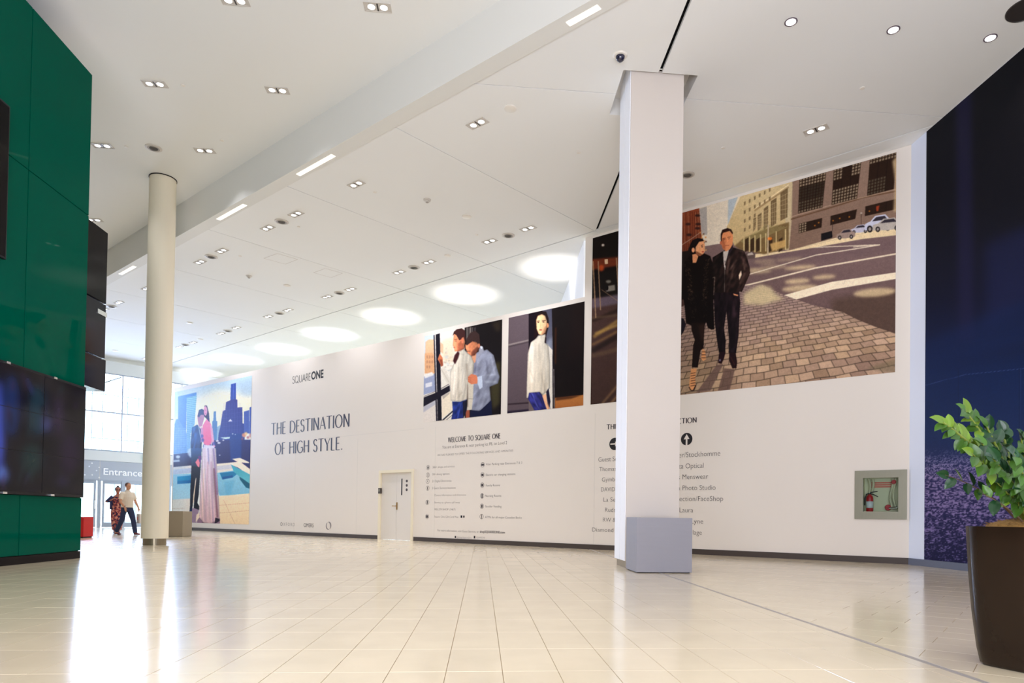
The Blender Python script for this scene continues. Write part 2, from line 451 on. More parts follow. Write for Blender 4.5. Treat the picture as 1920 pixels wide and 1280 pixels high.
for k in range(len(ms)):
    hi = ms[k + 1] if k + 1 < len(ms) else 99
    panel([beamside, near, P2((0, -1), -YJ - gp), P2(-Mm, -ms[k] - gp), P2(Mm, hi - gp)])
    panel([beyond, P2(-Mm, -ms[k] - gp), P2(Mm, hi - gp)])
panel([beyond, P2(Mm, ms[0] - gp)])
# black shadow slots
MB().box(2.80 - 0.04, 2.80 + 0.04, -12, S1[1], ZL + 0.055, ZL + 0.088).build('shadow_gap', 'black', ceiling)
q = [S1 - SD * 6.5 - SNn * 0.03, S1 + SD * 34 - SNn * 0.03, S1 + SD * 34 + SNn * 0.03, S1 - SD * 6.5 + SNn * 0.03]
MB().prism([tuple(map(float, w)) for w in q], ZL + 0.055, ZL + 0.088).build('shadow_gap', 'black', ceiling)
# recess liner around the square column
mb = MB(); x0, x1, y0, y1 = RECT
for b in ((x0 - .02, x0, y0 - .02, y1 + .02), (x1, x1 + .02, y0 - .02, y1 + .02), (x0, x1, y0 - .02, y0), (x0, x1, y1, y1 + .02)): mb.box(*b, ZL + 0.0505, ZL + 0.3)
mb.box(x0, x1, y0, y1, ZL + 0.3, ZL + 0.32)
mb.build('column_recess', 'ceil', ceiling)

# upper ceiling and the bulkhead between the two
up = clipall([(-32, -13), (13, -13), (13, 48), (-32, 48)], [P2(BN, BC + 0.02), INSIDE])
upper = MB().prism(up, ZU, ZU + 0.1).build('ceiling_upper', 'ceil'); tag(upper, kind='structure')
def beamquad(o0, o1, t0=-14.0, t1=26.0):
    return [tuple(map(float, w)) for w in (B1 + BD * t0 + BN * o0, B1 + BD * t1 + BN * o0, B1 + BD * t1 + BN * o1, B1 + BD * t0 + BN * o1)]
bulk = MB().prism(beamquad(-0.10, 0.02), ZL + 0.05, ZU).build('trim_1', 'beam'); tag(bulk, kind='structure')
MB().prism(beamquad(-0.10, 0.20), ZL - 0.035, ZL + 0.05).build('bulkhead_lip', 'beam', bulk)
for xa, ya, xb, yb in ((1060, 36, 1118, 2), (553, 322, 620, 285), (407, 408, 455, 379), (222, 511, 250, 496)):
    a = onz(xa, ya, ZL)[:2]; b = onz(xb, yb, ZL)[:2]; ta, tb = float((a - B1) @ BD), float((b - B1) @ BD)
    MB().prism(beamquad(0.02, 0.12, ta, tb), ZL - 0.041, ZL - 0.0355).build('glow_patch', 'strip', bulk)  # added glowing strip standing in for light on the lip, no lamp there

# ================================================================== HOARDING WALL
S0 = -6.9; STEP = wsz(1098, 440)[0]; ZLOW = 6.55; ZHIGH = ZL - 0.005
DS0, DS1, DZ = wsz(709, 1013)[0], wsz(774, 1013)[0], 2.27
FS0, FS1 = wsz(1603, 930)[0] + 0.13, wsz(1701, 930)[0] - 0.13; FZ0, FZ1 = 0.99, 1.69
def wtf(p): return tuple(wpt(p[0], p[2], p[1]))      # local (s, off towards viewer, z)
mb = MB(); T = -0.14
mb.box(S0, DS0, T, 0, 0, ZLOW, wtf); mb.box(DS0, DS1, T, 0, DZ, ZLOW, wtf); mb.box(DS1, STEP, T, 0, 0, ZLOW, wtf)
mb.box(STEP, FS0, T, 0, 0, ZHIGH, wtf); mb.box(FS0, FS1, T, 0, 0, FZ0, wtf); mb.box(FS0, FS1, T, 0, FZ1, ZHIGH, wtf); mb.box(FS1, WLEN, T, 0, 0, ZHIGH, wtf)
wallb = mb.build('wall_back', 'wall'); tag(wallb, kind='structure')
bb = MB(); bb.box(S0, DS0 - 0.04, 0.0, 0.018, 0.0, 0.125, wtf); bb.box(DS1 + 0.04, WLEN + 0.0, 0.0, 0.018, 0.0, 0.125, wtf)
tag(bb.build('baseboard_back', 'kick'), kind='structure')
sm = [((671, 822), (671, 1008)), ((554, 850), (554, 1003)), ((1116, 775), (1116, 1028)), ((600, 822), (795, 806)), ((817, 800), (817, 1015))]
for a, b in sm:
    (s_a, z_a), (s_b, z_b) = wsz(*a), wsz(*b)
    if abs(s_a - s_b) < 0.3: MB().box(s_a - .012, s_a + .012, 0, .0012, max(min(z_a, z_b), .13), max(z_a, z_b), wtf).build('vinyl_seam', 'seam', wallb)
    else: MB().box(min(s_a, s_b), max(s_a, s_b), 0, .0012, z_a - .01, z_a + .01, wtf).build('vinyl_seam', 'seam', wallb)
# right-hand wall, parallel to the view
XW = float(WB[0])
wallr = MB().box(XW, XW + 0.15, -12, float(WB[1]) + 0.1, 0, ZL - 0.005).build('wall_right', 'wallstrip'); tag(wallr, kind='structure')
tag(MB().box(XW - 0.018, XW, -12, float(WB[1]) - 0.012, 0, 0.125).build('baseboard_right', 'kickblue'), kind='structure')
# walls nobody sees from the photograph, closing the hall
wl = MB(); wl.box(-31, 12, -12.2, -12, 0, ZU); tag(wl.build('wall_rear', 'colwhite'), kind='structure')
wl = MB(); wl.box(-30, -29.8, -12, 45, 0, ZU); tag(wl.build('wall_side', 'colwhite'), kind='structure')
# wall behind the hoarding (seen through the gap above it)
pier = MB().box(2.57, 2.72, float(wpt(STEP, 0, -0.16)[1]) + 0.05, 27.0, 0, ZL - 0.005).build('wall_inner', 'colwhite2'); tag(pier, kind='structure')

# door in the hoarding
door = empty('door_1', wpt((DS0 + DS1) / 2, 0), math.atan2(WD[1], WD[0]), kind='structure')
W2 = (DS1 - DS0) / 2
fr = MB(); fr.box(-W2, -W2 + .09, -.03, .12, 0, DZ); fr.box(W2 - .09, W2, -.03, .12, 0, DZ); fr.box(-W2 + .09, W2 - .09, -.03, .12, DZ - .09, DZ)
fr.build('door_frame', 'doorframe', door)
# the empty's local -Y faces the viewer
for sx in (-1, 1):
    a, b = (-W2 + .095, -0.004) if sx < 0 else (0.004, W2 - .095)
    MB().bevbox(a, b, .03, .08, 0.003, DZ - .095, .002).build('door_leaf', 'door', door)
hn = MB(); hn.bevbox(-.0, .055, .018, .03, .98, 1.22, .004); hn.tube([(.03, .02, 1.1), (.03, -.035, 1.1), (-.13, -.04, 1.1)], .013, 8); hn.build('door_handle', 'brass', door)
sgn = MB(); sx0 = W2 - .62; sgn.box(sx0, sx0 + .05, .026, .03, 1.45, 1.98)
sgn.build('door_sign', 'ink', door)
for k in range(3):
    MB().lathe([(.045, 0), (.045, .004)], (sx0 + .26, .03, 1.9 - k * .14), 12, 'y').build('sign_icon', 'inkgrey', door)
cr = MB(); s_, z_ = wsz(714.6, 920)
o = empty('card_reader', wpt(s_ - .01, z_), math.atan2(WD[1], WD[0]), label='small dark card reader on the hoarding beside the double door', cat='card reader')
MB().bevbox(-.09, .05, -.045, 0, -.09, .09, .008).build('case', 'reader', o); MB().box(-.07, .0, -.05, -.045, -.02, .06).build('keypad', 'cabframe', o)

# ================================================================== fire hose cabinet
cab = empty('fire_hose_cabinet', wpt((FS0 + FS1) / 2, FZ0), math.atan2(WD[1], WD[0]), label='recessed grey steel fire hose cabinet with glass door in the white wall', cat='fire cabinet')
cw = (FS1 - FS0) / 2; chh = FZ1 - FZ0
inn = MB(); inn.box(-cw, cw, .19, .2, 0, chh); inn.box(-cw, -cw + .01, 0, .2, 0, chh); inn.box(cw - .01, cw, 0, .2, 0, chh); inn.box(-cw, cw, 0, .2, 0, .01); inn.box(-cw, cw, 0, .2, chh - .01, chh)
inn.build('cabinet_box', 'cabin', cab)
fr = MB(); t = .13
fr.bevbox(-cw - t, -cw + .02, -.03, .0, -t, chh + t, .004); fr.bevbox(cw - .02, cw + t, -.03, .0, -t, chh + t, .004); fr.bevbox(-cw, cw, -.03, .0, -t, .02, .004); fr.bevbox(-cw, cw, -.03, .0, chh - .02, chh + t, .004)
fr.build('cabinet_frame', 'cabframe', cab)
MB().box(-cw + .02, cw - .02, -.014, -.008, .02, chh - .02).build('glass_pane', 'glass', cab)
hs = MB()
for x, ph in ((-cw + .10, 0), (-cw + .16, .5), (cw - .16, 1), (cw - .11, 1.6)):
    hs = MB(); hs.tube([(x + .025 * math.sin(ph + k), .12 + .01 * (k % 2), chh - .03 - k * (chh - .1) / 6) for k in range(7)], (.022), 6); hs.build('hose_fold', 'hose', cab)
MB().lathe([(.05, -.02), (.06, 0), (.05, .02)], (cw - .22, .12, .1), 14, 'y').build('valve_wheel', 'red', cab); MB().lathe([(.035, -.02), (.045, 0), (.035, .02)], (cw - .12, .1, chh - .1), 14, 'y').build('valve_wheel', 'red', cab)
for k in range(3): MB().box(-.2, .2, .183, .188, chh - .12 - k * .04, chh - .095 - k * .04).build('faded_notice', 'redprint', cab)
MB().tube([(cw - .2, .1, .09), (cw - .1, .1, .09), (cw - .05, .1, .11)], [.018, .025, .03], 8).build('hose_nozzle', 'chrome', cab)
ext = empty('fire_extinguisher', wpt((FS0 + FS1) / 2 - .21, FZ0 + .012, -.09), math.atan2(WD[1], WD[0]), label='small red fire extinguisher with white label inside the glass-fronted cabinet', cat='fire extinguisher')
MB().lathe([(.058, 0), (.065, .01), (.065, .27), (.055, .31), (.03, .335), (.025, .35)], n=20).build('cylinder_body', 'red', ext, True)
MB().lathe([(.0665, .08), (.0665, .21)], n=20).build('paper_label', 'label', ext, True)
lv = MB(); lv.tube([(0, 0, .35), (.02, 0, .385), (.14, 0, .41)], [.014, .012, .008], 6); lv.tube([(0, 0, .36), (.06, 0, .35), (.15, 0, .3)], [.014, .01, .008], 6); lv.build('squeeze_handle', 'rubber', ext)
MB().tube([(-.01, 0, .37), (-.06, 0, .35), (-.088, 0, .27), (-.09, 0, .13)], .013, 6).build('discharge_hose', 'rubber', ext)

# ================================================================== columns
rc = empty('round_column', (-7.85, 17.0, 0), label='round cream column with bronze plinth in front of the entrance', cat='column')
MB().lathe([(.25, 0), (.25, .16)], n=40).build('plinth', 'plinth', rc, False)
shade(MB().lathe([(.292, .16), (.292, ZU)], n=64).build('shaft', 'cream', rc))
shade(MB().lathe([(.305, ZU - .02), (.305, ZU - .002)], n=64).build('top_ring', 'darkbase', rc))
sqc = empty('square_column', ((COLR[0] + COLR[1]) / 2, (COLR[2] + COLR[3]) / 2, 0), label='tall square white column rising through a ceiling recess, grey box at its foot', cat='column')
hx, hy = (COLR[1] - COLR[0]) / 2, (COLR[3] - COLR[2]) / 2
MB().bevbox(-hx, hx, -hy, hy, .11, ZL + .295, .008).build('shaft', 'colwhite', sqc)
MB().box(-hx + .03, hx - .03, -hy + .03, hy - .03, 0, .11).build('plinth', 'plinth', sqc)
lp = MB(); lp.bevbox(-hx - .012, -hx, -hy + .02, -.03, .115, ZL + .28, .003); lp.build('side_panel', 'colwhite2', sqc)
lp = MB(); lp.bevbox(-hx - .012, -hx, -.01, hy - .02, .115, ZL + .28, .003); lp.build('side_panel', 'colwhite2', sqc)
bx = empty('grey_box', (2.715, 10.13, 0), label='brushed grey cube-shaped plinth box at the foot of the square column', cat='box')
MB().bevbox(-.425, .415, -.36, .36, 0.012, .822, .004).build('box_body', 'boxgrey', bx); MB().box(-.40, .39, -.33, .34, 0, .012).build('box_foot', 'darkbase', bx)
b2 = onz(342, 1006, 0)
bx2 = empty('taupe_box', (float(b2[0]) - .42, float(b2[1]) + .35, 0), label='taupe plinth box half hidden behind the round cream column', cat='box')
MB().bevbox(-.42, .42, -.35, .35, 0.01, .83, .004).build('box_body', 'boxtaupe', bx2); MB().box(-.4, .4, -.33, .33, 0, .01).build('box_foot', 'darkbase', bx2)

# ================================================================== green glass block on the left
GX, GY = -6.73, 11.99; GH = 8.23
wg = MB().box(-11.5, GX - .03, 4.0, GY - .01, .12, GH).build('wall_left', 'greenjoint'); tag(wg, kind='structure')
MB().box(-11.4, GX - .06, 4.1, GY - .06, 0, .12).build('recessed_base', 'darkbase', wg)
MB().box(-11.5, GX + .002, 4.0, GY, .0, .12).build('base_plinth', 'darkbase', wg)
ys = [GY, 10.47, 8.95, 7.43, 5.91, 4.4]
for k in range(5):
    for z0, z1 in ((.125, 1.02), (2.88, 5.81), (5.81, GH)):
        MB().bevbox(GX - .03, GX, ys[k + 1] + .008, ys[k] - (.0 if k == 0 else .008), z0 + .006, z1 - .006, .003).build('green_glass_panel', 'green', wg)
for k in range(5):
    MB().bevbox(-11.5 + k * .95 + .006, -11.5 + (k + 1) * .95 - .006, GY - .01, GY + .015, .13, GH, .003).build('green_glass_panel', 'green', wg)

# the hanging dark block of screens behind it
dk = empty('hanging_screen_block', (-6.85, GY + .6, 0), label='black and navy glass screen block projecting behind the green wall', cat='screen')
MB().bevbox(-.6, .0, -.5, .22, 4.55, 5.85, .01).build('screen', 'screenblack', dk)
MB().bevbox(-.6, .02, -.5, .18, 3.55, 4.52, .01).build('screen', 'navy', dk)
MB().bevbox(-.6, .05, -.5, .16, 2.95, 3.52, .01).build('screen', 'navy', dk)
MB().bevbox(.01, .035, -.1, .19, 4.3, 4.38, .003).build('bracket', 'chrome', dk)

# portrait black screen high on the green wall
ps = empty('tall_display', (GX + .004, 8.9, 4.29), label='tall black display hung high on the green glass wall', cat='screen')
MB().bevbox(0, .05, -1.1, 1.075, 0, 2.16, .006).build('display_case', 'screenframe', ps)
MB().box(.05, .053, -1.07, 1.05, .03, 2.13).build('display_panel', 'screenblack', ps)

# ================================================================== painted prints (flat pictures) as coloured grids
class Canvas:
    def __init__(s, x0, y0, x1, y1, k=2.0, bgc=(200, 200, 200)):
        s.x0, s.y0, s.k = x0, y0, k
        s.w, s.h = int((x1 - x0) * k), int((y1 - y0) * k)
        s.a = np.zeros((s.h, s.w, 3), np.float32); s.a[:] = bgc
        s.X = x0 + (np.arange(s.w) + .5) / k; s.Y = y0 + (np.arange(s.h) + .5) / k
    def _blend(s, m, i0, i1, j0, j1, col, a):
        col = np.asarray(col, np.float32); sub = s.a[j0:j1, i0:i1]; mm = (m * a)[..., None]
        sub *= (1 - mm); sub += mm * col
    def _blur(s, m, r):
        r = int(round(r * s.k))
        if r < 1: return m
        for _ in range(2):
            for ax in (0, 1):
                c = np.cumsum(np.pad(m, [(r + 1, r) if q == ax else (0, 0) for q in (0, 1)], mode='edge'), axis=ax)
                n = m.shape[ax]; m = (np.take(c, np.arange(2 * r + 1, 2 * r + 1 + n), axis=ax) - np.take(c, np.arange(0, n), axis=ax)) / (2 * r + 1)
        return m
    def poly(s, pts, col, a=1.0, soft=0.0, col2=None, axis='y', tex=0.0):
        pts = np.array(pts, float); pad = 2 + soft * 3
        i0 = max(0, int((pts[:, 0].min() - pad - s.x0) * s.k)); i1 = min(s.w, int((pts[:, 0].max() + pad - s.x0) * s.k) + 1)
        j0 = max(0, int((pts[:, 1].min() - pad - s.y0) * s.k)); j1 = min(s.h, int((pts[:, 1].max() + pad - s.y0) * s.k) + 1)
        if i1 <= i0 or j1 <= j0: return
        X, Y = np.meshgrid(s.X[i0:i1], s.Y[j0:j1]); m = np.zeros(X.shape, bool); n = len(pts)
        for i in range(n):
            xa, ya = pts[i]; xb, yb = pts[(i + 1) % n]
            if ya == yb: continue
            c = ((ya > Y) != (yb > Y)) & (X < (xb - xa) * (Y - ya) / (yb - ya) + xa); m ^= c
        m = m.astype(np.float32)
        if soft > 0: m = s._blur(m, soft)
        if col2 is not None:
            t = (Y - pts[:, 1].min()) / max(1e-3, np.ptp(pts[:, 1])) if axis == 'y' else (X - pts[:, 0].min()) / max(1e-3, np.ptp(pts[:, 0]))
            t = np.clip(t, 0, 1)[..., None]; col = np.asarray(col, np.float32) * (1 - t) + np.asarray(col2, np.float32) * t
        if tex > 0:
            col = np.asarray(col, np.float32) * (1 + tex * (rng.rand(*X.shape)[..., None] - .5) * 2)
        s._blend(m, i0, i1, j0, j1, col, a)
    def ell(s, cx, cy, rx, ry, col, a=1.0, soft=0.0, rot=0.0, **k):
        t = np.linspace(0, 2 * math.pi, 25)[:-1]; c, q = math.cos(rot), math.sin(rot)
        s.poly([(cx + rx * math.cos(u) * c - ry * math.sin(u) * q, cy + rx * math.cos(u) * q + ry * math.sin(u) * c) for u in t], col, a, soft, **k)
    def line(s, pts, w, col, a=1.0, soft=0.0):
        for (xa, ya), (xb, yb) in zip(pts[:-1], pts[1:]):
            L = math.hypot(xb - xa, yb - ya) or 1; nx, ny = -(yb - ya) / L * w / 2, (xb - xa) / L * w / 2
            s.poly([(xa + nx, ya + ny), (xb + nx, yb + ny), (xb - nx, yb - ny), (xa - nx, ya - ny)], col, a, soft)
    def fold(s, pts, amp=.25, cx=2.0, cy=9.0, shear=0.0, side=0.0):
        # soft cloth folds and roundness inside an outline
        pts = np.array(pts, float); i0 = max(0, int((pts[:, 0].min() - s.x0) * s.k)); i1 = min(s.w, int((pts[:, 0].max() - s.x0) * s.k) + 1)
        j0 = max(0, int((pts[:, 1].min() - s.y0) * s.k)); j1 = min(s.h, int((pts[:, 1].max() - s.y0) * s.k) + 1)
        X_, Y_ = np.meshgrid(s.X[i0:i1], s.Y[j0:j1]); m = np.zeros(X_.shape, bool); n = len(pts)
        for i in range(n):
            xa, ya = pts[i]; xb, yb = pts[(i + 1) % n]
            if ya == yb: continue
            m ^= ((ya > Y_) != (yb > Y_)) & (X_ < (xb - xa) * (Y_ - ya) / (yb - ya) + xa)
        g_ = rng.rand(200, 200); u = (X_ + shear * (Y_ - s.y0)) / cx; v = (Y_ - s.y0) / cy; u -= u.min(); v -= v.min()
        x0 = u.astype(int) % 198; y0 = v.astype(int) % 198; fx = u - np.floor(u); fy = v - np.floor(v); fx = fx * fx * (3 - 2 * fx); fy = fy * fy * (3 - 2 * fy)
        nz = g_[y0, x0] * (1 - fx) * (1 - fy) + g_[y0, x0 + 1] * fx * (1 - fy) + g_[y0 + 1, x0] * (1 - fx) * fy + g_[y0 + 1, x0 + 1] * fx * fy
        mf = m.astype(np.float32); inner = s._blur(mf, 1.6); rim = np.clip((1 - inner) * 2, 0, 1)
        w_ = (X_ - pts[:, 0].min()) / max(1e-3, np.ptp(pts[:, 0])) - .5
        f = 1 + amp * (nz - .5) * 2 - .28 * rim + side * w_
        s.a[j0:j1, i0:i1] *= np.where(m, f, 1)[..., None].astype(np.float32)
    def noise(s, amp, cell, region=None):
        gh, gw = int(s.h / (cell * s.k)) + 3, int(s.w / (cell * s.k)) + 3
        g_ = rng.rand(gh, gw); yy = np.arange(s.h) / (cell * s.k); xx = np.arange(s.w) / (cell * s.k)
        y0 = yy.astype(int); x0 = xx.astype(int); fy = (yy - y0)[:, None]; fx = (xx - x0)[None]
        v = g_[y0][:, x0] * (1 - fy) * (1 - fx) + g_[y0 + 1][:, x0] * fy * (1 - fx) + g_[y0][:, x0 + 1] * (1 - fy) * fx + g_[y0 + 1][:, x0 + 1] * fy * fx
        s.a *= (1 + amp * (v - .5) * 2)[..., None]
    def finish(s, blur=.5, grain=.035):
        r = max(1, int(blur * s.k))
        for ch in range(3): s.a[..., ch] = s._blur(s.a[..., ch], r / s.k)
        n = rng.randn(*s.a.shape[:2]); n = s._blur(n, .5) * 2.2
        s.a *= (1 + grain * n)[..., None]
        m = s.a.mean(-1, keepdims=True); s.a[:] = m + (s.a - m) * 1.06
        s.a[:] = np.clip(128 + (s.a - 128) * 1.06, 3, 250)
    def sample(s, px, py):
        x = np.clip((px - s.x0) * s.k - .5, 0, s.w - 1.001); y = np.clip((py - s.y0) * s.k - .5, 0, s.h - 1.001)
        i = x.astype(int); j = y.astype(int); fx = (x - i)[..., None]; fy = (y - j)[..., None]
        a = s.a; return (a[j, i] * (1 - fx) + a[j, i + 1] * fx) * (1 - fy) + (a[j + 1, i] * (1 - fx) + a[j + 1, i + 1] * fx) * fy
def X(c, x, y): return (c[0] + x / c[2], c[1] + y / c[2])
def XP(c, pts): return [X(c, x, y) for x, y in pts]

def print_grid(name, pts_fn, u0, u1, v0, v1, nu, nv, canvas, m, parent=None, gain=1.0, backoff=None):
    """a flat picture: a grid over (u, v) on a plane, each vertex coloured from the painted canvas; with a thin backing rim"""
    U_, V_ = np.meshgrid(np.linspace(u0, u1, nu), np.linspace(v0, v1, nv))
    P = pts_fn(U_.ravel(), V_.ravel())
    D = P - CP; z = D @ FW; px = PX + F * (D @ RT) / z; py = PY - F * (D @ UP) / z
    c = np.clip(canvas.sample(px, py), 0, 255) / 255
    c = np.where(c <= .04045, c / 12.92, ((c + .055) / 1.055) ** 2.4) * gain
    idx = np.arange(nu * nv).reshape(nv, nu)
    f = np.stack([idx[:-1, :-1], idx[:-1, 1:], idx[1:, 1:], idx[1:, :-1]], -1).reshape(-1, 4)
    me = bpy.data.meshes.new(name); me.vertices.add(len(P)); me.vertices.foreach_set('co', P.astype(np.float32).ravel())
    me.loops.add(f.size); me.loops.foreach_set('vertex_index', f.ravel().astype(np.int32))
    me.polygons.add(len(f)); me.polygons.foreach_set('loop_start', np.arange(0, f.size, 4, dtype=np.int32)); 
    me.update(calc_edges=True)
    at = me.color_attributes.new('print', 'FLOAT_COLOR', 'POINT')
    at.data.foreach_set('color', np.concatenate([c, np.ones((len(c), 1))], 1).astype(np.float32).ravel())
    me.materials.append(m)
    return link(name, me, parent)
def wall_fn(off): return lambda s, z: WA[None] + WD[None] * s[:, None] + WN[None] * off + np.array([0, 0, 1.0])[None] * z[:, None]
MV = mat_vcol('printed_vinyl', rough=.65, spec=.12); GAIN = 1.15
# ---- mural A: couple on a roof terrace with a pool, skyline behind (far left)
A_ = (320, 700, 8.0); B_ = (320, 840, 8.0)
c0 = Canvas(316, 690, 482, 1000, 3, (236, 236, 226))
c0.poly([(316, 690), (482, 690), (482, 800), (316, 800)], (176, 206, 232), col2=(246, 240, 214))
c0.poly(XP(A_, [(300, 420), (700, 250), (1290, 330), (1290, 640), (300, 700)]), (250, 240, 214), .9, 8)
c0.poly(XP(A_, [(980, 100), (1290, 60), (1290, 330), (1050, 330)]), (170, 192, 212), .7, 6)
c0.poly(XP(A_, [(-40, 300), (120, 300), (110, 600), (-40, 700)]), (214, 238, 246), .9, 4)
# left towers
c0.poly(XP(A_, [(112, 345), (388, 282), (388, 340), (240, 380), (230, 870), (260, 1290), (110, 1290)]), (92, 148, 206), col2=(70, 116, 188))
c0.poly(XP(A_, [(240, 360), (390, 330), (360, 760), (300, 900), (300, 1290), (240, 1290)]), (150, 204, 222), col2=(110, 160, 206))
for k in range(22):
    y = 360 + k * 28; c0.line(XP(A_, [(236, y + 10), (392 - k * 3, y - 12)]), .9, (82, 140, 178), .75)
c0.poly(XP(A_, [(60, 760), (80, 690), (115, 680), (220, 860), (240, 900), (240, 1290), (30, 1290)]), (96, 146, 206))
for k in range(16):
    y = 820 + k * 27; c0.line(XP(A_, [(40, y), (240, y + 6)]), .8, (150, 196, 226), .6)
for k in range(5): c0.line(XP(A_, [(60 + k * 40, 800), (60 + k * 40, 1200)]), .6, (70, 116, 184), .6)
# centre and right towers
c0.poly(XP(A_, [(625, 720), (640, 700), (645, 570), (680, 565), (682, 705), (700, 720), (700, 1020), (625, 1020)]), (88, 134, 184))
c0.poly(XP(A_, [(700, 800), (745, 770), (760, 1000), (690, 1000)]), (150, 178, 200))
c0.poly(XP(A_, [(720, 900), (745, 800), (770, 640), (780, 570), (820, 545), (830, 430), (895, 400), (905, 160), (980, 142), (978, 385), (1000, 395), (1000, 510), (1075, 505), (1078, 745), (1110, 760), (1110, 1290), (690, 1290)]), (64, 62, 138), col2=(36, 66, 146))
c0.poly(XP(A_, [(905, 160), (980, 142), (978, 385), (900, 395)]), (52, 78, 164))
c0.line(XP(A_, [(942, 160), (938, 385)]), .8, (96, 110, 196))
for k in range(9): c0.line(XP(A_, [(760, 560 + k * 60), (1070, 520 + k * 62)]), .6, (92, 88, 168), .45)
for k in range(7): c0.line(XP(A_, [(800 + k * 40, 440), (800 + k * 40, 900)]), .6, (88, 96, 178), .4)
c0.poly(XP(A_, [(1100, 570), (1180, 548), (1180, 900), (1100, 900)]), (74, 96, 172))
c0.poly(XP(A_, [(1185, 510), (1245, 480), (1245, 950), (1180, 950)]), (60, 88, 170))
c0.poly(XP(A_, [(1220, 430), (1245, 420), (1245, 520), (1215, 500)]), (120, 140, 190), .8)
c0.poly(XP(A_, [(860, 722), (895, 680), (925, 716)]), (222, 224, 240))
# terrace wall, hedges, lights
c0.poly(XP(A_, [(620, 1000), (1290, 990), (1290, 1500), (620, 1480)]), (42, 46, 110), col2=(34, 28, 78))
c0.poly(XP(A_, [(880, 900), (1060, 900), (1060, 1300), (900, 1300)]), (24, 66, 140), .8, 1)
c0.poly(XP(A_, [(740, 960), (890, 950), (885, 975), (820, 985)]), (206, 226, 226))
for x, y, r in ((700, 1010, 3), (725, 1040, 3.2), (790, 1000, 2), (970, 915, 1.2), (735, 1225, 1.5), (930, 905, 1.5)): c0.ell(*X(A_, x, y), r, r * .6, (230, 228, 232), .9, .3)
for x, y, r, cc in ((1100, 925, 4, (220, 150, 120)), (1130, 900, 3, (236, 196, 140)), (1205, 930, 4, (216, 160, 150)), (1160, 960, 2.5, (180, 110, 120)), (1075, 980, 2, (150, 70, 80))): c0.ell(*X(A_, x, y), r, r, cc, .9, .6)
c0.poly(XP(B_, [(-40, 100), (350, 60), (350, 280), (-40, 300)]), (40, 54, 110), col2=(26, 20, 44))
c0.poly(XP(B_, [(-40, 190), (130, 170), (140, 200), (-40, 215)]), (196, 208, 220), .9, .5)
c0.ell(*X(B_, 110, 130), 4, 3, (214, 220, 226), .9, .6); c0.ell(*X(B_, 285, 60), 4, 7, (214, 226, 236), .8, 1); c0.ell(*X(B_, 300, 100), 3, 5, (190, 210, 230), .8, 1)
# pool surround
c0.poly(XP(B_, [(-40, 290), (330, 255), (330, 300), (-40, 335)]), (226, 216, 206))
c0.poly(XP(B_, [(-40, 330), (330, 296), (330, 370), (-40, 400)]), (186, 190, 206))
c0.poly(XP(B_, [(670, 235), (1000, 205), (920, 160), (1040, 145), (1170, 205), (1180, 225), (1060, 215), (1240, 350), (1240, 440), (1010, 290), (900, 245), (670, 270)]), (244, 228, 206))
c0.poly(XP(B_, [(670, 270), (900, 243), (960, 330), (700, 350)]), (208, 204, 206))
c0.poly(XP(B_, [(700, 330), (940, 305), (960, 345), (700, 380)]), (232, 220, 206))
c0.poly(XP(B_, [(-40, 400), (330, 380), (330, 760), (-40, 780)]), (140, 196, 216), col2=(176, 214, 226))
c0.poly(XP(B_, [(100, 425), (330, 405), (330, 520), (100, 538)]), (0, 120, 170))
c0.poly(XP(B_, [(100, 490), (330, 478), (330, 520), (100, 538)]), (0, 88, 150))
c0.poly(XP(B_, [(700, 370), (960, 330), (900, 240), (1240, 420), (1240, 690), (730, 712), (700, 600)]), (150, 200, 214), col2=(128, 184, 208))
c0.poly(XP(B_, [(905, 245), (1240, 425), (1240, 600), (1040, 430), (950, 360)]), (60, 158, 176), col2=(120, 190, 196))
c0.poly(XP(B_, [(735, 370), (940, 348), (990, 390), (930, 440), (775, 468)]), (0, 118, 160))
c0.poly(XP(B_, [(775, 430), (930, 405), (930, 440), (775, 470)]), (0, 84, 140))
c0.poly(XP(B_, [(1030, 425), (1100, 470), (1240, 570), (1240, 625), (1130, 590), (1040, 470)]), (0, 90, 112))
c0.poly(XP(B_, [(800, 500), (960, 480), (900, 690), (830, 700)]), (104, 170, 200), .6, 1.5)
# terrace tiles
c0.poly(XP(B_, [(-40, 775), (330, 750), (330, 1220), (-40, 1220)]), (240, 224, 206))
c0.poly(XP(B_, [(690, 722), (1240, 672), (1240, 1210), (690, 1210)]), (240, 218, 184), col2=(228, 200, 160))
for a, b in (((690, 860), (1240, 815)), ((690, 975), (1240, 930)), ((790, 770), (1000, 1210)), ((1170, 810), (1240, 860)), ((-30, 910), (200, 900))): c0.line(XP(B_, [a, b]), .5, (176, 132, 100), .8)
c0.poly(XP(B_, [(330, 900), (430, 900), (370, 1200), (190, 1200)]), (150, 126, 144)); c0.poly(XP(B_, [(420, 1000), (740, 1040), (740, 1200), (370, 1200)]), (140, 112, 130))
c0.poly(XP(B_, [(385, 1000), (430, 960), (430, 1040), (375, 1110)]), (232, 210, 186))
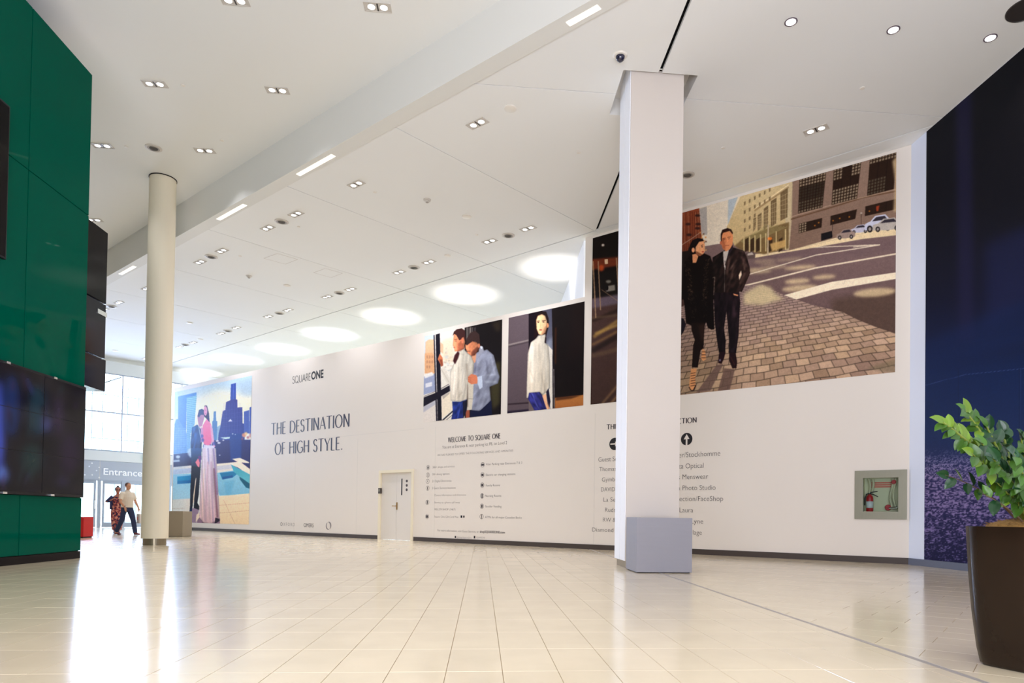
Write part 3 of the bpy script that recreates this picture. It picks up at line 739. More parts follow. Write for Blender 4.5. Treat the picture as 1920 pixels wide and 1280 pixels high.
# man
c0.poly(XP(A_, [(320, 810), (400, 765), (470, 860), (460, 1290), (310, 1290), (300, 1050)]), (38, 92, 152), col2=(28, 56, 104))
c0.fold(XP(A_, [(320, 810), (400, 765), (470, 860), (460, 1290), (310, 1290), (300, 1050)]), .3, 3, 10, .2, -.3)
c0.poly(XP(B_, [(310, 0), (460, 0), (450, 290), (310, 270)]), (40, 84, 140), col2=(26, 38, 60))
c0.poly(XP(B_, [(312, 265), (450, 285), (420, 700), (400, 820), (430, 870), (425, 925), (345, 895), (352, 800), (350, 640), (378, 430), (365, 500), (330, 860), (305, 1040), (272, 1055), (290, 860), (295, 600)]), (16, 14, 26))
c0.poly(XP(B_, [(378, 440), (386, 450), (348, 800), (330, 850), (340, 700)]), (236, 214, 184))
c0.poly(XP(B_, [(275, 1050), (272, 960), (318, 880), (320, 900), (302, 1055)]), (14, 34, 76))
c0.poly(XP(A_, [(420, 790), (400, 640), (420, 560), (500, 560), (510, 640), (470, 790), (430, 800)]), (186, 140, 170))
c0.poly(XP(A_, [(405, 640), (425, 545), (470, 530), (515, 560), (500, 620), (450, 620), (425, 660)]), (40, 66, 118))
c0.line(XP(A_, [(420, 790), (450, 960)]), .9, (220, 224, 236))
# woman
c0.poly(XP(A_, [(490, 560), (510, 480), (545, 480), (575, 600), (588, 780), (560, 790), (540, 680), (500, 640)]), (48, 38, 84))
c0.ell(*X(A_, 522, 560), 3.4, 9.0, (226, 160, 190)); c0.line(XP(A_, [(512, 548), (534, 548)]), .6, (90, 50, 90)); c0.line(XP(A_, [(515, 602), (528, 602)]), .7, (190, 60, 90))
c0.poly(XP(A_, [(565, 600), (585, 780), (560, 790), (552, 680)]), (36, 48, 110))
c0.poly(XP(A_, [(480, 780), (540, 680), (600, 750), (620, 800), (620, 1000), (600, 1080), (540, 1090), (500, 1060), (470, 950)]), (240, 136, 176), col2=(232, 110, 150))
c0.poly(XP(A_, [(590, 760), (630, 820), (650, 1000), (670, 1100), (640, 1110), (615, 1000)]), (226, 168, 196))
c0.poly(XP(A_, [(450, 800), (490, 830), (480, 1000), (450, 1040)]), (210, 150, 190))
for x, y in ((480, 1000), (505, 1090), (490, 1150), (650, 1050), (600, 1090), (470, 940)): c0.ell(*X(A_, x, y), 2.6, 3.6, (60, 80, 160), .8, .5)
c0.poly(XP(A_, [(500, 1070), (640, 1080), (670, 1130), (690, 1290), (470, 1290)]), (222, 214, 228))
c0.poly(XP(B_, [(475, 0), (680, 0), (700, 400), (730, 900), (735, 1060), (672, 1100), (600, 1130), (500, 1128), (430, 1040), (440, 600)]), (220, 204, 214), col2=(204, 170, 170))
for a, b, w, cc in (((560, 0), (570, 240), 2.0, (150, 140, 190)), ((640, 0), (700, 700), 2.2, (120, 96, 150)), ((650, 300), (700, 1040), 3.4, (126, 80, 96)), ((560, 200), (520, 1100), 3, (196, 160, 170)), ((610, 200), (640, 1100), 3.5, (200, 166, 182)), ((500, 300), (470, 1040), 2.5, (228, 196, 184))): c0.line(XP(B_, [a, b]), w, cc, .8, .6)
c0.fold(XP(B_, [(475, 0), (680, 0), (700, 400), (730, 900), (735, 1060), (672, 1100), (600, 1130), (500, 1128), (430, 1040), (440, 600)]), .13, 2.6, 60, -.05, -.1)
c0.poly(XP(B_, [(430, 1040), (480, 1115), (600, 1140), (660, 1120), (670, 1040), (735, 1060), (735, 1090), (640, 1150), (500, 1150)]), (44, 30, 44))
c0.poly(XP(B_, [(370, 210), (410, 150), (440, 200), (430, 290), (400, 270)]), (232, 130, 140))
c0.poly(XP(B_, [(410, 120), (460, 110), (450, 240), (430, 200)]), (96, 50, 120))
c0.poly([(316, 690), (345, 690), (352, 1000), (316, 1000)], (190, 226, 250), .3, 10)
c0.noise(.03, 1.0)
s0_, z0_ = wsz(324, 735); s1_, z1_ = wsz(473, 708)
c0.finish(); pr = print_grid('wall_mural', wall_fn(.004), S0 + .12, -.15, .34, 6.36, 320, 420, c0, MV, gain=GAIN)
tag(pr, 'tall printed picture of a couple beside a pool under a city skyline', 'mural')

# ---- mural B: couple at a window
A_ = (790, 600, 6.4)
c1 = Canvas(788, 590, 948, 800, 4, (210, 206, 200))
c1.poly(XP(A_, [(0, 0), (560, 0), (560, 1300), (0, 1300)]), (226, 222, 214), col2=(222, 216, 206))
c1.poly(XP(A_, [(20, 190), (150, 150), (160, 460), (20, 460)]), (196, 206, 216))
c1.poly(XP(A_, [(50, 260), (90, 230), (150, 230), (160, 640), (40, 640)]), (222, 186, 152), col2=(206, 164, 130))
c1.poly(XP(A_, [(40, 400), (120, 390), (160, 420), (160, 640), (40, 640)]), (208, 162, 124))
for k in range(8): c1.ell(*X(A_, 70 + (k % 3) * 30, 440 + (k // 3) * 60), 1.4, 3, (170, 120, 96), .7, .4)
c1.poly(XP(A_, [(20, 680), (160, 640), (170, 850), (20, 900)]), (150, 158, 186)); c1.poly(XP(A_, [(40, 650), (130, 620), (150, 660), (40, 700)]), (226, 222, 220), .9, .5)
c1.poly(XP(A_, [(50, 760), (130, 740), (130, 790), (50, 810)]), (214, 214, 222))
c1.poly(XP(A_, [(240, 240), (400, 190), (400, 500), (240, 500)]), (224, 206, 180), .8, 3)
c1.poly(XP(A_, [(225, 260), (262, 290), (262, 400), (225, 380)]), (214, 172, 140), .9, .5)
for k in range(30):
    x, y = rng.uniform(270, 390), rng.uniform(320, 620); c1.ell(*X(A_, x, y), rng.uniform(1, 4), rng.uniform(.6, 1.6), [(168, 160, 150), (200, 180, 160), (188, 194, 196)][k % 3], .6, .4)
c1.poly(XP(A_, [(20, 1050), (170, 980), (175, 1300), (20, 1300)]), (214, 206, 200)); c1.poly(XP(A_, [(20, 1040), (170, 960), (170, 1010), (20, 1110)]), (168, 168, 182), .8, .5)
c1.poly(XP(A_, [(245, 920), (370, 850), (370, 1080), (245, 1180)]), (226, 214, 196)); c1.poly(XP(A_, [(250, 910), (340, 860), (340, 880), (260, 950)]), (170, 160, 150), .8)
# dark room at right, curtain edge
c1.poly(XP(A_, [(520, 90), (1010, -60), (1010, 1300), (520, 1300)]), (20, 13, 15))
for x, cc in ((540, (110, 104, 100)), (560, (74, 68, 66)), (580, (132, 124, 118)), (605, (84, 78, 76)), (635, (70, 62, 66))): c1.poly(XP(A_, [(x, 90), (x + 18, 80), (x + 18, 400), (x, 400)]), cc, .9, .3)
c1.poly(XP(A_, [(840, 40), (950, 0), (950, 130), (900, 140)]), (50, 42, 30), .8, 3)
c1.poly(XP(A_, [(830, 520), (950, 500), (940, 1000), (860, 1080), (830, 900)]), (62, 58, 36), .9, 3)
# window frame
c1.poly(XP(A_, [(146, 182), (160, 175), (195, 1240), (178, 1240)]), (34, 30, 44)); c1.poly(XP(A_, [(172, 172), (222, 158), (245, 1230), (198, 1240)]), (22, 18, 30))
c1.poly(XP(A_, [(20, 930), (180, 868), (340, 780), (345, 850), (240, 912), (185, 950), (20, 1040)]), (26, 20, 34)); c1.line(XP(A_, [(30, 915), (175, 852)]), .7, (60, 50, 60))
c1.line(XP(A_, [(245, 1210), (380, 1090)]), 2.2, (30, 26, 36)); c1.line(XP(A_, [(250, 1240), (380, 1130)]), .8, (60, 54, 60)); c1.line(XP(A_, [(240, 820), (335, 765)]), 1, (60, 50, 56))
# man (blue-grey shirt)
c1.poly(XP(A_, [(600, 430), (680, 380), (790, 350), (870, 420), (905, 560), (940, 680), (920, 760), (820, 800), (835, 960), (760, 1060), (690, 1090), (600, 1080), (560, 800), (600, 560)]), (140, 144, 162), col2=(128, 132, 150))
c1.poly(XP(A_, [(590, 1080), (700, 1090), (840, 960), (850, 1150), (820, 1180), (580, 1195)]), (20, 24, 52))
for a, b, w, cc in (((780, 480), (800, 660), 3, (96, 98, 116)), ((790, 660), (900, 650), 3.5, (176, 182, 198)), ((760, 740), (900, 740), 4, (178, 184, 200)), ((700, 560), (660, 700), 5, (112, 114, 132)), ((840, 440), (880, 640), 3, (172, 176, 194)), ((700, 820), (640, 1040), 5, (104, 106, 124)), ((780, 840), (720, 1050), 4, (150, 154, 172)), ((650, 480), (640, 640), 4, (90, 90, 108))): c1.line(XP(A_, [a, b]), w, cc, .6, 1.0)
c1.fold(XP(A_, [(600, 430), (680, 380), (790, 350), (870, 420), (905, 560), (940, 680), (920, 760), (820, 800), (835, 960), (760, 1060), (690, 1090), (600, 1080), (560, 800), (600, 560)]), .13, 4.5, 12, .5, -.25)
c1.poly(XP(A_, [(700, 310), (740, 320), (750, 370), (660, 470), (630, 500), (680, 420)]), (150, 152, 168)); c1.poly(XP(A_, [(712, 305), (735, 318), (728, 350), (705, 330)]), (216, 222, 232))
c1.poly(XP(A_, [(600, 440), (660, 400), (650, 500), (630, 520)]), (206, 150, 120))
c1.poly(XP(A_, [(530, 290), (600, 250), (690, 270), (705, 320), (640, 420), (590, 430), (570, 415), (548, 400), (552, 375), (530, 340)]), (196, 126, 92))
c1.poly(XP(A_, [(600, 380), (690, 300), (705, 330), (640, 425), (600, 430)]), (110, 60, 48), .8, .8); c1.line(XP(A_, [(548, 372), (585, 372)]), .8, (70, 36, 34)); c1.line(XP(A_, [(555, 405), (580, 412)]), .6, (110, 50, 44))
c1.fold(XP(A_, [(530, 290), (600, 250), (690, 270), (705, 320), (640, 420), (590, 430), (570, 415), (548, 400), (552, 375), (530, 340)]), .12, 4, 5, 0, -.4)
c1.poly(XP(A_, [(535, 290), (545, 220), (590, 150), (650, 130), (695, 170), (705, 280), (690, 300), (640, 240), (590, 270), (545, 305)]), (58, 40, 38), tex=.25)
c1.ell(*X(A_, 690, 305), 2.4, 4, (190, 120, 90))
# woman
c1.poly(XP(A_, [(455, 370), (505, 335), (540, 380), (600, 430), (635, 520), (625, 640), (560, 760), (548, 960), (470, 975), (352, 965), (345, 780), (345, 620), (390, 520), (440, 440)]), (208, 202, 190), col2=(196, 188, 176))
for a, b, w, cc in (((450, 560), (440, 900), 3, (182, 172, 158)), ((500, 560), (500, 900), 2.5, (222, 216, 206)), ((400, 620), (385, 900), 3, (224, 218, 208)), ((545, 520), (555, 720), 4, (166, 154, 140)), ((470, 400), (510, 420), 2, (186, 178, 164)), ((490, 860), (430, 940), 3, (176, 166, 152))): c1.line(XP(A_, [a, b]), w, cc, .7, .8)
c1.fold(XP(A_, [(455, 370), (505, 335), (540, 380), (600, 430), (635, 520), (625, 640), (560, 760), (548, 960), (470, 975), (352, 965), (345, 780), (345, 620), (390, 520), (440, 440)]), .09, 2.4, 18, .1, -.25)
c1.poly(XP(A_, [(560, 740), (630, 700), (620, 940), (605, 1075), (545, 1080), (560, 960)]), (198, 190, 176)); c1.line(XP(A_, [(560, 940), (618, 945)]), 1, (150, 140, 126)); c1.line(XP(A_, [(555, 780), (558, 1040)]), 2, (150, 134, 122), .8, .6)
c1.poly(XP(A_, [(535, 1080), (580, 1078), (580, 1180), (530, 1190)]), (150, 84, 64))
c1.poly(XP(A_, [(370, 975), (470, 978), (548, 950), (545, 1080), (500, 1190), (355, 1212), (378, 1100)]), (40, 58, 128), col2=(34, 44, 104)); c1.line(XP(A_, [(480, 985), (430, 1200)]), 1.2, (70, 90, 160), .7, .4); c1.poly(XP(A_, [(500, 980), (548, 955), (540, 1080), (500, 1190)]), (28, 26, 46))
c1.fold(XP(A_, [(370, 975), (470, 978), (548, 950), (545, 1080), (500, 1190), (355, 1212), (378, 1100)]), .3, 2.5, 8, .3, -.3)
c1.poly(XP(A_, [(228, 590), (262, 550), (300, 620), (340, 700), (345, 770), (310, 760), (270, 690)]), (214, 208, 198)); c1.line(XP(A_, [(240, 590), (330, 740)]), 1.6, (182, 172, 160), .7, .5)
c1.poly(XP(A_, [(196, 470), (220, 400), (255, 450), (262, 540), (240, 560), (215, 500)]), (196, 118, 84)); c1.poly(XP(A_, [(215, 470), (250, 470), (262, 545), (240, 555)]), (110, 56, 44), .7, .6)
c1.poly(XP(A_, [(378, 300), (390, 170), (420, 120), (480, 96), (522, 130), (530, 240), (515, 340), (500, 350), (440, 375), (402, 375), (392, 330)]), (216, 140, 104))
c1.poly(XP(A_, [(440, 280), (490, 240), (515, 340), (460, 372), (430, 372)]), (176, 98, 72), .8, 1)
c1.fold(XP(A_, [(378, 300), (390, 170), (420, 120), (480, 96), (522, 130), (530, 240), (515, 340), (500, 350), (440, 375), (402, 375), (392, 330)]), .08, 4, 5, 0, -.5)
c1.poly(XP(A_, [(375, 190), (390, 140), (430, 104), (480, 94), (522, 124), (530, 240), (525, 260), (505, 200), (480, 230), (455, 240), (420, 180), (395, 165)]), (62, 34, 32))
c1.ell(*X(A_, 492, 245), 2.2, 5.5, (206, 124, 94)); c1.line(XP(A_, [(395, 235), (430, 228)]), .8, (60, 30, 30)); c1.line(XP(A_, [(402, 250), (425, 250)]), .8, (40, 24, 26)); c1.line(XP(A_, [(385, 330), (405, 328)]), .9, (160, 50, 50))
c1.poly(XP(A_, [(440, 370), (458, 400), (440, 460), (405, 530), (380, 490), (400, 420)]), (60, 24, 26), soft=.4)
c1.poly(XP(A_, [(560, 680), (600, 645), (660, 660), (680, 700), (670, 760), (600, 770), (560, 740)]), (200, 122, 92)); 
for k in range(3): c1.line(XP(A_, [(562, 690 + k * 24), (600, 695 + k * 24)]), .5, (120, 60, 46))
c1.poly(XP(A_, [(672, 680), (735, 664), (740, 800), (700, 830), (678, 770)]), (186, 196, 214)); c1.line(XP(A_, [(735, 670), (740, 800)]), 1, (110, 114, 134))
c1.noise(.03, .8)
sa_, za_ = wsz(795, 712); sb_, _ = wsz(940.5, 690)
PZ0, PZ1 = 3.72, 6.43
c1.finish(); pr = print_grid('wall_mural', wall_fn(.004), sa_, sb_, PZ0, PZ1, 300, 280, c1, MV, gain=GAIN)
tag(pr, 'printed picture of a man in blue-grey shirt embracing a woman beside a black-framed window', 'mural')

# ---- mural C: woman in a white roll-neck
A_ = (945, 555, 5.564)
c2 = Canvas(943, 545, 1104, 790, 4, (60, 50, 52))
c2.poly(XP(A_, [(30, 180), (262, 120), (262, 1300), (30, 1300)]), (98, 86, 92), col2=(84, 72, 78)); c2.line(XP(A_, [(40, 510), (262, 458)]), 2.6, (150, 140, 136), .9, .4); c2.line(XP(A_, [(40, 530), (262, 478)]), 1.5, (58, 50, 54), .8, .4)
c2.line(XP(A_, [(40, 1128), (262, 1112)]), 2.5, (40, 30, 36), .9, .6); c2.poly(XP(A_, [(30, 1200), (330, 1170), (330, 1300), (30, 1300)]), (34, 26, 44), .9, .8)
c2.poly(XP(A_, [(258, 150), (430, 100), (430, 600), (258, 600)]), (20, 10, 20)); c2.poly(XP(A_, [(258, 1060), (340, 1100), (330, 1210), (258, 1210)]), (104, 92, 92))
c2.poly(XP(A_, [(400, 120), (500, 90), (510, 1210), (400, 1210)]), (70, 70, 86), col2=(120, 122, 134)); c2.poly(XP(A_, [(440, 480), (505, 420), (505, 700), (440, 700)]), (134, 140, 156), .8, 3)
c2.poly(XP(A_, [(498, 100), (860, -10), (860, 1240), (530, 1220)]), (18, 9, 9)); c2.poly(XP(A_, [(530, 330), (548, 320), (545, 700), (528, 720)]), (64, 34, 14), .8, 1)
c2.poly(XP(A_, [(700, 60), (850, 10), (850, 500), (700, 700)]), (26, 12, 10), .7, 8)
c2.poly(XP(A_, [(530, 1060), (860, 1025), (860, 1160), (530, 1195)]), (168, 112, 62), col2=(150, 92, 50)); c2.poly(XP(A_, [(540, 1055), (820, 1030), (700, 1070), (540, 1090)]), (60, 32, 18), .8, 1)
c2.poly(XP(A_, [(505, 600), (530, 700), (532, 1205), (508, 1208)]), (26, 20, 26)); c2.line(XP(A_, [(519, 760), (524, 1200)]), .9, (196, 190, 184), .9)
# hair, face
c2.poly(XP(A_, [(335, 400), (320, 300), (335, 200), (380, 160), (440, 160), (465, 230), (470, 300), (440, 420), (440, 490), (420, 480), (400, 400)]), (30, 16, 18))
c2.poly(XP(A_, [(320, 320), (345, 300), (355, 420), (320, 445), (310, 420)]), (30, 12, 16))
c2.poly(XP(A_, [(336, 250), (352, 205), (395, 188), (430, 205), (448, 260), (450, 320), (430, 380), (395, 408), (362, 398), (340, 340)]), (236, 196, 152)); c2.ell(*X(A_, 455, 305), 2.2, 4.5, (206, 140, 100)); c2.poly(XP(A_, [(420, 330), (448, 300), (430, 385), (395, 408), (390, 395)]), (196, 134, 100), .7, .8)
c2.fold(XP(A_, [(336, 250), (352, 205), (395, 188), (430, 205), (448, 260), (450, 320), (430, 380), (395, 408), (362, 398), (340, 340)]), .06, 4, 4, 0, -.35)
c2.line(XP(A_, [(343, 262), (372, 258)]), 1.1, (50, 28, 26)); c2.line(XP(A_, [(398, 258), (436, 252)]), 1.1, (50, 28, 26)); c2.ell(*X(A_, 358, 274), 1.8, .9, (52, 36, 36)); c2.ell(*X(A_, 412, 270), 2.0, .9, (52, 36, 36)); c2.line(XP(A_, [(384, 270), (380, 318)]), .8, (206, 152, 112), .8)
c2.ell(*X(A_, 382, 352), 3.0, 1.3, (186, 96, 84)); c2.line(XP(A_, [(368, 352), (396, 352)]), .5, (100, 40, 40))
# sweater
c2.poly(XP(A_, [(355, 410), (400, 405), (432, 395), (436, 440), (425, 480), (462, 515), (480, 700), (478, 960), (440, 1000), (460, 1020), (400, 1030), (372, 1000), (262, 1010), (255, 1060), (235, 1062), (238, 900), (248, 600), (280, 480), (335, 440)]), (218, 210, 196), col2=(204, 194, 178))
c2.poly(XP(A_, [(462, 515), (505, 560), (506, 1180), (485, 1180), (470, 1000), (440, 990), (478, 900)]), (212, 206, 196))
for a, b, w, cc in (((360, 500), (385, 800), 4, (190, 180, 164)), ((300, 520), (290, 900), 5, (230, 224, 212)), ((385, 800), (430, 1000), 3, (176, 164, 148)), ((360, 430), (430, 430), 1.5, (196, 186, 170)), ((430, 560), (450, 900), 4, (228, 222, 210)), ((455, 500), (470, 700), 3, (188, 180, 168)), ((260, 760), (320, 880), 3, (196, 186, 170))): c2.line(XP(A_, [a, b]), w, cc, .6, 1)
c2.fold(XP(A_, [(355, 410), (400, 405), (432, 395), (436, 440), (425, 480), (462, 515), (480, 700), (478, 960), (440, 1000), (400, 1030), (372, 1000), (262, 1010), (255, 1060), (235, 1062), (238, 900), (248, 600), (280, 480), (335, 440)]), .08, 2.8, 20, .05, -.2)
c2.poly(XP(A_, [(436, 410), (442, 440), (438, 495), (424, 485), (428, 440)]), (30, 14, 18))
# jeans and hands
c2.poly(XP(A_, [(262, 1008), (372, 1000), (400, 1040), (440, 1100), (455, 1190), (325, 1208), (300, 1160), (250, 1070)]), (52, 54, 122), col2=(44, 44, 104)); c2.line(XP(A_, [(290, 1010), (370, 1195)]), 1.2, (90, 96, 160), .8, .4)
c2.fold(XP(A_, [(262, 1008), (372, 1000), (400, 1040), (440, 1100), (455, 1190), (325, 1208), (300, 1160), (250, 1070)]), .3, 2.5, 8, -.5, -.3)
c2.poly(XP(A_, [(440, 1000), (465, 960), (485, 1100), (470, 1180), (455, 1100)]), (28, 24, 46)); c2.poly(XP(A_, [(398, 1035), (440, 1020), (450, 1100), (480, 1180), (450, 1190), (425, 1120)]), (224, 176, 140)); c2.line(XP(A_, [(450, 1110), (470, 1180)]), .7, (150, 96, 76))
c2.noise(.03, .8)
sa_, _ = wsz(952.5, 690); sb_, _ = wsz(1095, 660)
c2.finish(); pr = print_grid('wall_mural', wall_fn(.004), sa_, sb_, PZ0, PZ1, 280, 280, c2, MV, gain=GAIN)
tag(pr, 'printed picture of one woman in a white roll-neck against a dark doorway', 'mural')

# ---- mural D: couple walking over cobbles, street and buildings (mostly right of the square column)
A_ = (1270, 380, 7.112); B_ = (1270, 550, 6.4); C_ = (1420, 270, 5.567); D_ = (1420, 480, 5.119); E2 = (1080, 400, 3.368); G_ = (1260, 250, 2.56)
c3 = Canvas(1100, 270, 1690, 775, 2.5, (40, 26, 22))
CX, CY = np.meshgrid(c3.X, c3.Y)
# sky and haze
c3.poly([(1300, 330), (1440, 290), (1440, 560), (1280, 560)], (214, 202, 184), col2=(226, 206, 166))
c3.poly([(1310, 380), (1372, 365), (1372, 500), (1310, 500)], (212, 200, 184), .8, 4)
# road
c3.poly([(1270, 470), (1690, 400), (1690, 660), (1300, 640)], (128, 106, 104), col2=(92, 72, 70))
c3.poly([(1560, 560), (1690, 540), (1690, 665), (1560, 640)], (84, 66, 58), .9, 6)
for cx, cy, rx, ry in ((1450, 500, 26, 3), (1435, 489, 20, 3), (1425, 509, 22, 3), (1500, 501, 30, 4), (1495, 527, 24, 5), (1545, 519, 22, 4), (1500, 540, 34, 6), (1640, 548, 40, 8), (1480, 486, 26, 3), (1415, 505, 18, 2.5), (1440, 494, 16, 2)):
    c3.ell(cx, cy, rx, ry, (214, 190, 150), .75, 2.2, rot=-.08)
c3.poly([(1420, 480), (1560, 452), (1690, 440), (1690, 470), (1420, 505)], (104, 84, 86), .45, 5)
c3.line([(1395, 517), (1530, 478), (1650, 459)], 1.8, (224, 208, 184), .95); c3.line([(1520, 464), (1650, 458.5), (1600, 463)], 1.6, (220, 204, 180), .9)
c3.line([(1390, 537), (1530, 502), (1690, 474)], 3.0, (226, 208, 182), .95)
c3.poly([(1460, 556), (1560, 528), (1690, 509), (1690, 521), (1560, 543), (1490, 562)], (232, 216, 190))
# pavement beyond the road and right building
c3.poly(XP(C_, [(330, 1110), (700, 1010), (1100, 900), (1460, 850), (1460, 950), (1100, 990), (600, 1080), (300, 1130), (-40, 1190), (-40, 1150)]), (222, 200, 162))
c3.poly(XP(C_, [(330, 380), (1480, 60), (1480, 860), (1100, 900), (700, 1010), (330, 1110)]), (146, 122, 108), col2=(126, 102, 88))
c3.poly(XP(C_, [(325, 380), (368, 370), (362, 780), (330, 1110), (300, 1110)]), (176, 156, 128))
for k in range(12): c3.line(XP(C_, [(350, 860 + k * 22), (1480, 560 + k * 26)]), .5, (112, 90, 78), .45)
c3.line(XP(C_, [(350, 785), (760, 665), (1100, 560), (1460, 490)]), 2.0, (92, 66, 46), .9, .3); c3.line(XP(C_, [(350, 760), (760, 640), (1460, 468)]), 1.4, (176, 150, 128), .8)
def win(pts, rows, cols, lit):
    q = XP(C_, pts); c3.poly(q, (44, 30, 22)); P = [np.array(w) for w in q]
    def L(u, v): return tuple((P[0] * (1 - u) + P[1] * u) * (1 - v) + (P[3] * (1 - u) + P[2] * u) * v)
    for r in range(rows):
        for c_ in range(cols):
            g_ = c_ // max(1, cols // 3); u0, u1 = (c_ + .18) / cols, (c_ + .85) / cols; v0, v1 = (r + .15) / rows, (r + .85) / rows
            k = lit(r, c_, g_)
            if k > 0: c3.poly([L(u0, v0), L(u1, v0), L(u1, v1), L(u0, v1)], (150 * k + 40, 134 * k + 34, 116 * k + 26), .9)
    for k in (1, 2): c3.line([L(k / 3, 0), L(k / 3, 1)], 1.3, (36, 24, 18))
win([(440, 362), (718, 290), (680, 662), (425, 725)], 12, 9, lambda r, c_, g_: .75 if r < 3 else (.1 if r < 8 else (.3 if r < 11 else .6)))
win([(798, 262), (1085, 180), (1040, 568), (775, 635)], 12, 9, lambda r, c_, g_: (.75 if r < 4 and g_ != 1 else 0) if r < 5 else (0 if r < 7 else .72))
win([(1175, 150), (1460, 70), (1425, 470), (1145, 540)], 12, 9, lambda r, c_, g_: .7 if r < 2 else (0 if r < 7 else (.3 if g_ < 2 else 0)))
for pts, lit in (([(435, 832), (678, 770), (670, 870), (432, 932)], lambda r, c_, g_: .8 if c_ < 3 else 0), ([(765, 750), (1040, 680), (1022, 780), (760, 848)], lambda r, c_, g_: 0), ([(1128, 650), (1460, 570), (1450, 680), (1122, 752)], lambda r, c_, g_: 0)): win(pts, 4, 9, lit)
for x, y in ((860, 775), (790, 800), (960, 760), (640, 820), (600, 850), (1170, 700)): c3.ell(*X(C_, x, y), 1.4, 1.2, (210, 130, 50), .9, .3)
c3.poly(XP(C_, [(1240, 650), (1275, 640), (1262, 700), (1242, 700)]), (170, 70, 40), .8, .4); c3.poly(XP(C_, [(1410, 180), (1475, 100), (1475, 720), (1420, 700), (1440, 400)]), (196, 172, 136), .85, 2)
# parked cars, lamp post, skip
c3.poly(XP(C_, [(665, 935), (780, 905), (785, 975), (665, 1010)]), (26, 22, 24)); c3.line(XP(C_, [(783, 800), (783, 905)]), .9, (50, 40, 36)); c3.line(XP(C_, [(1085, 725), (1085, 850)]), 1, (60, 46, 40)); c3.ell(*X(C_, 1085, 720), 2, 1.5, (180, 164, 150))
def car(x, y, w, h, body):
    c3.poly(XP(C_, [(x, y), (x + w * .02, y - h * .45), (x + w * .2, y - h * .62), (x + w * .36, y - h), (x + w * .72, y - h * 1.12), (x + w * .88, y - h * .78), (x + w, y - h * .66), (x + w, y - h * .22), (x + w * .5, y)]), body)
    c3.poly(XP(C_, [(x + w * .26, y - h * .62), (x + w * .4, y - h * .92), (x + w * .7, y - h * 1.02), (x + w * .8, y - h * .76)]), (52, 46, 54))
    for u in (.18, .8): c3.ell(*X(C_, x + w * u, y - h * (.06 + u * .18)), h / 5.567 * .2, h / 5.567 * .24, (34, 28, 30)); c3.ell(*X(C_, x + w * u, y - h * (.06 + u * .18)), h / 5.567 * .1, h / 5.567 * .13, (150, 140, 136))
car(975, 925, 190, 78, (186, 182, 196)); car(825, 985, 195, 92, (150, 130, 120)); car(1120, 900, 300, 150, (196, 196, 212)); car(1200, 900, 320, 120, (178, 168, 160))
# central building in sunlight
c3.poly(XP(G_, [(262, 450), (330, 300), (560, 232), (578, 232), (562, 552), (440, 580), (300, 540)]), (206, 186, 146), col2=(186, 160, 116))
c3.poly(XP(G_, [(545, 245), (578, 235), (563, 552), (545, 556)]), (196, 178, 144)); c3.poly(XP(G_, [(270, 318), (318, 300), (268, 440)]), (168, 178, 186), .9, .4)
c3.line(XP(G_, [(395, 372), (560, 258)]), 2.6, (150, 122, 88), .9, .3); c3.line(XP(G_, [(395, 362), (560, 246)]), 1.2, (232, 214, 176))
for x0, y0, x1, y1, yb in ((520, 285, 556, 262, 410), (474, 325, 502, 308, 440), (440, 362, 462, 345, 455), (412, 392, 430, 380, 460), (390, 410, 404, 402, 462)):
    c3.poly(XP(G_, [(x0, y0), (x1, y1), (x1 - 2, yb - 8), (x0, yb + 10)]), (116, 96, 70))
    for k in range(1, 6): c3.line(XP(G_, [(x0, y0 + (yb - y0) * k / 6), (x1, y1 + (yb - y1) * k / 6)]), .7, (190, 170, 130), .8)
    for k in (1, 2): xx = x0 + (x1 - x0) * k / 3; c3.line(XP(G_, [(xx, y0 + 6), (xx, yb)]), .7, (190, 170, 130), .8)
for r in range(4):
    for k in range(6):
        x = 345 + k * 24; y = 330 + r * 42 - k * 13
        if y > 260 and y < 470 - k * 6 and x < 500 and (r < 2 or k < 3): c3.poly(XP(G_, [(x, y), (x + 8, y - 5), (x + 8, y + 12), (x, y + 17)]), (120, 100, 74), .9)
c3.poly(XP(G_, [(300, 540), (340, 505), (460, 455), (562, 425), (560, 552), (440, 580), (330, 560)]), (110, 88, 58), .9, .6)
for k in range(8): c3.line(XP(G_, [(330 + k * 4, 520 + k * 2), (455 + k * 14, 440 + k * 1)]), 1.4, (150, 140, 96), .7, .3)
for x in (345, 372, 398, 425, 450, 500, 545): c3.line(XP(G_, [(x, 500 - (x - 345) * .2), (x, 575 - (x - 345) * .08)]), 2.2, (206, 184, 136), .9)
for x in (358, 385, 412, 472, 520): c3.poly(XP(G_, [(x - 8, 510), (x + 10, 498), (x + 10, 560), (x - 8, 570)]), (54, 38, 26), .9)
c3.line(XP(G_, [(462, 440), (460, 585)]), 2.6, (190, 170, 140)); c3.ell(*X(G_, 470, 505), 4.5, 3, (226, 130, 60), .9, .5); c3.poly(XP(G_, [(470, 530), (545, 510), (545, 545), (480, 565)]), (196, 160, 104), .9, 1)
c3.poly(XP(G_, [(355, 575), (385, 565), (400, 580), (398, 600), (360, 604)]), (96, 80, 76)); c3.poly(XP(G_, [(362, 577), (384, 570), (392, 582), (362, 586)]), (180, 166, 156))
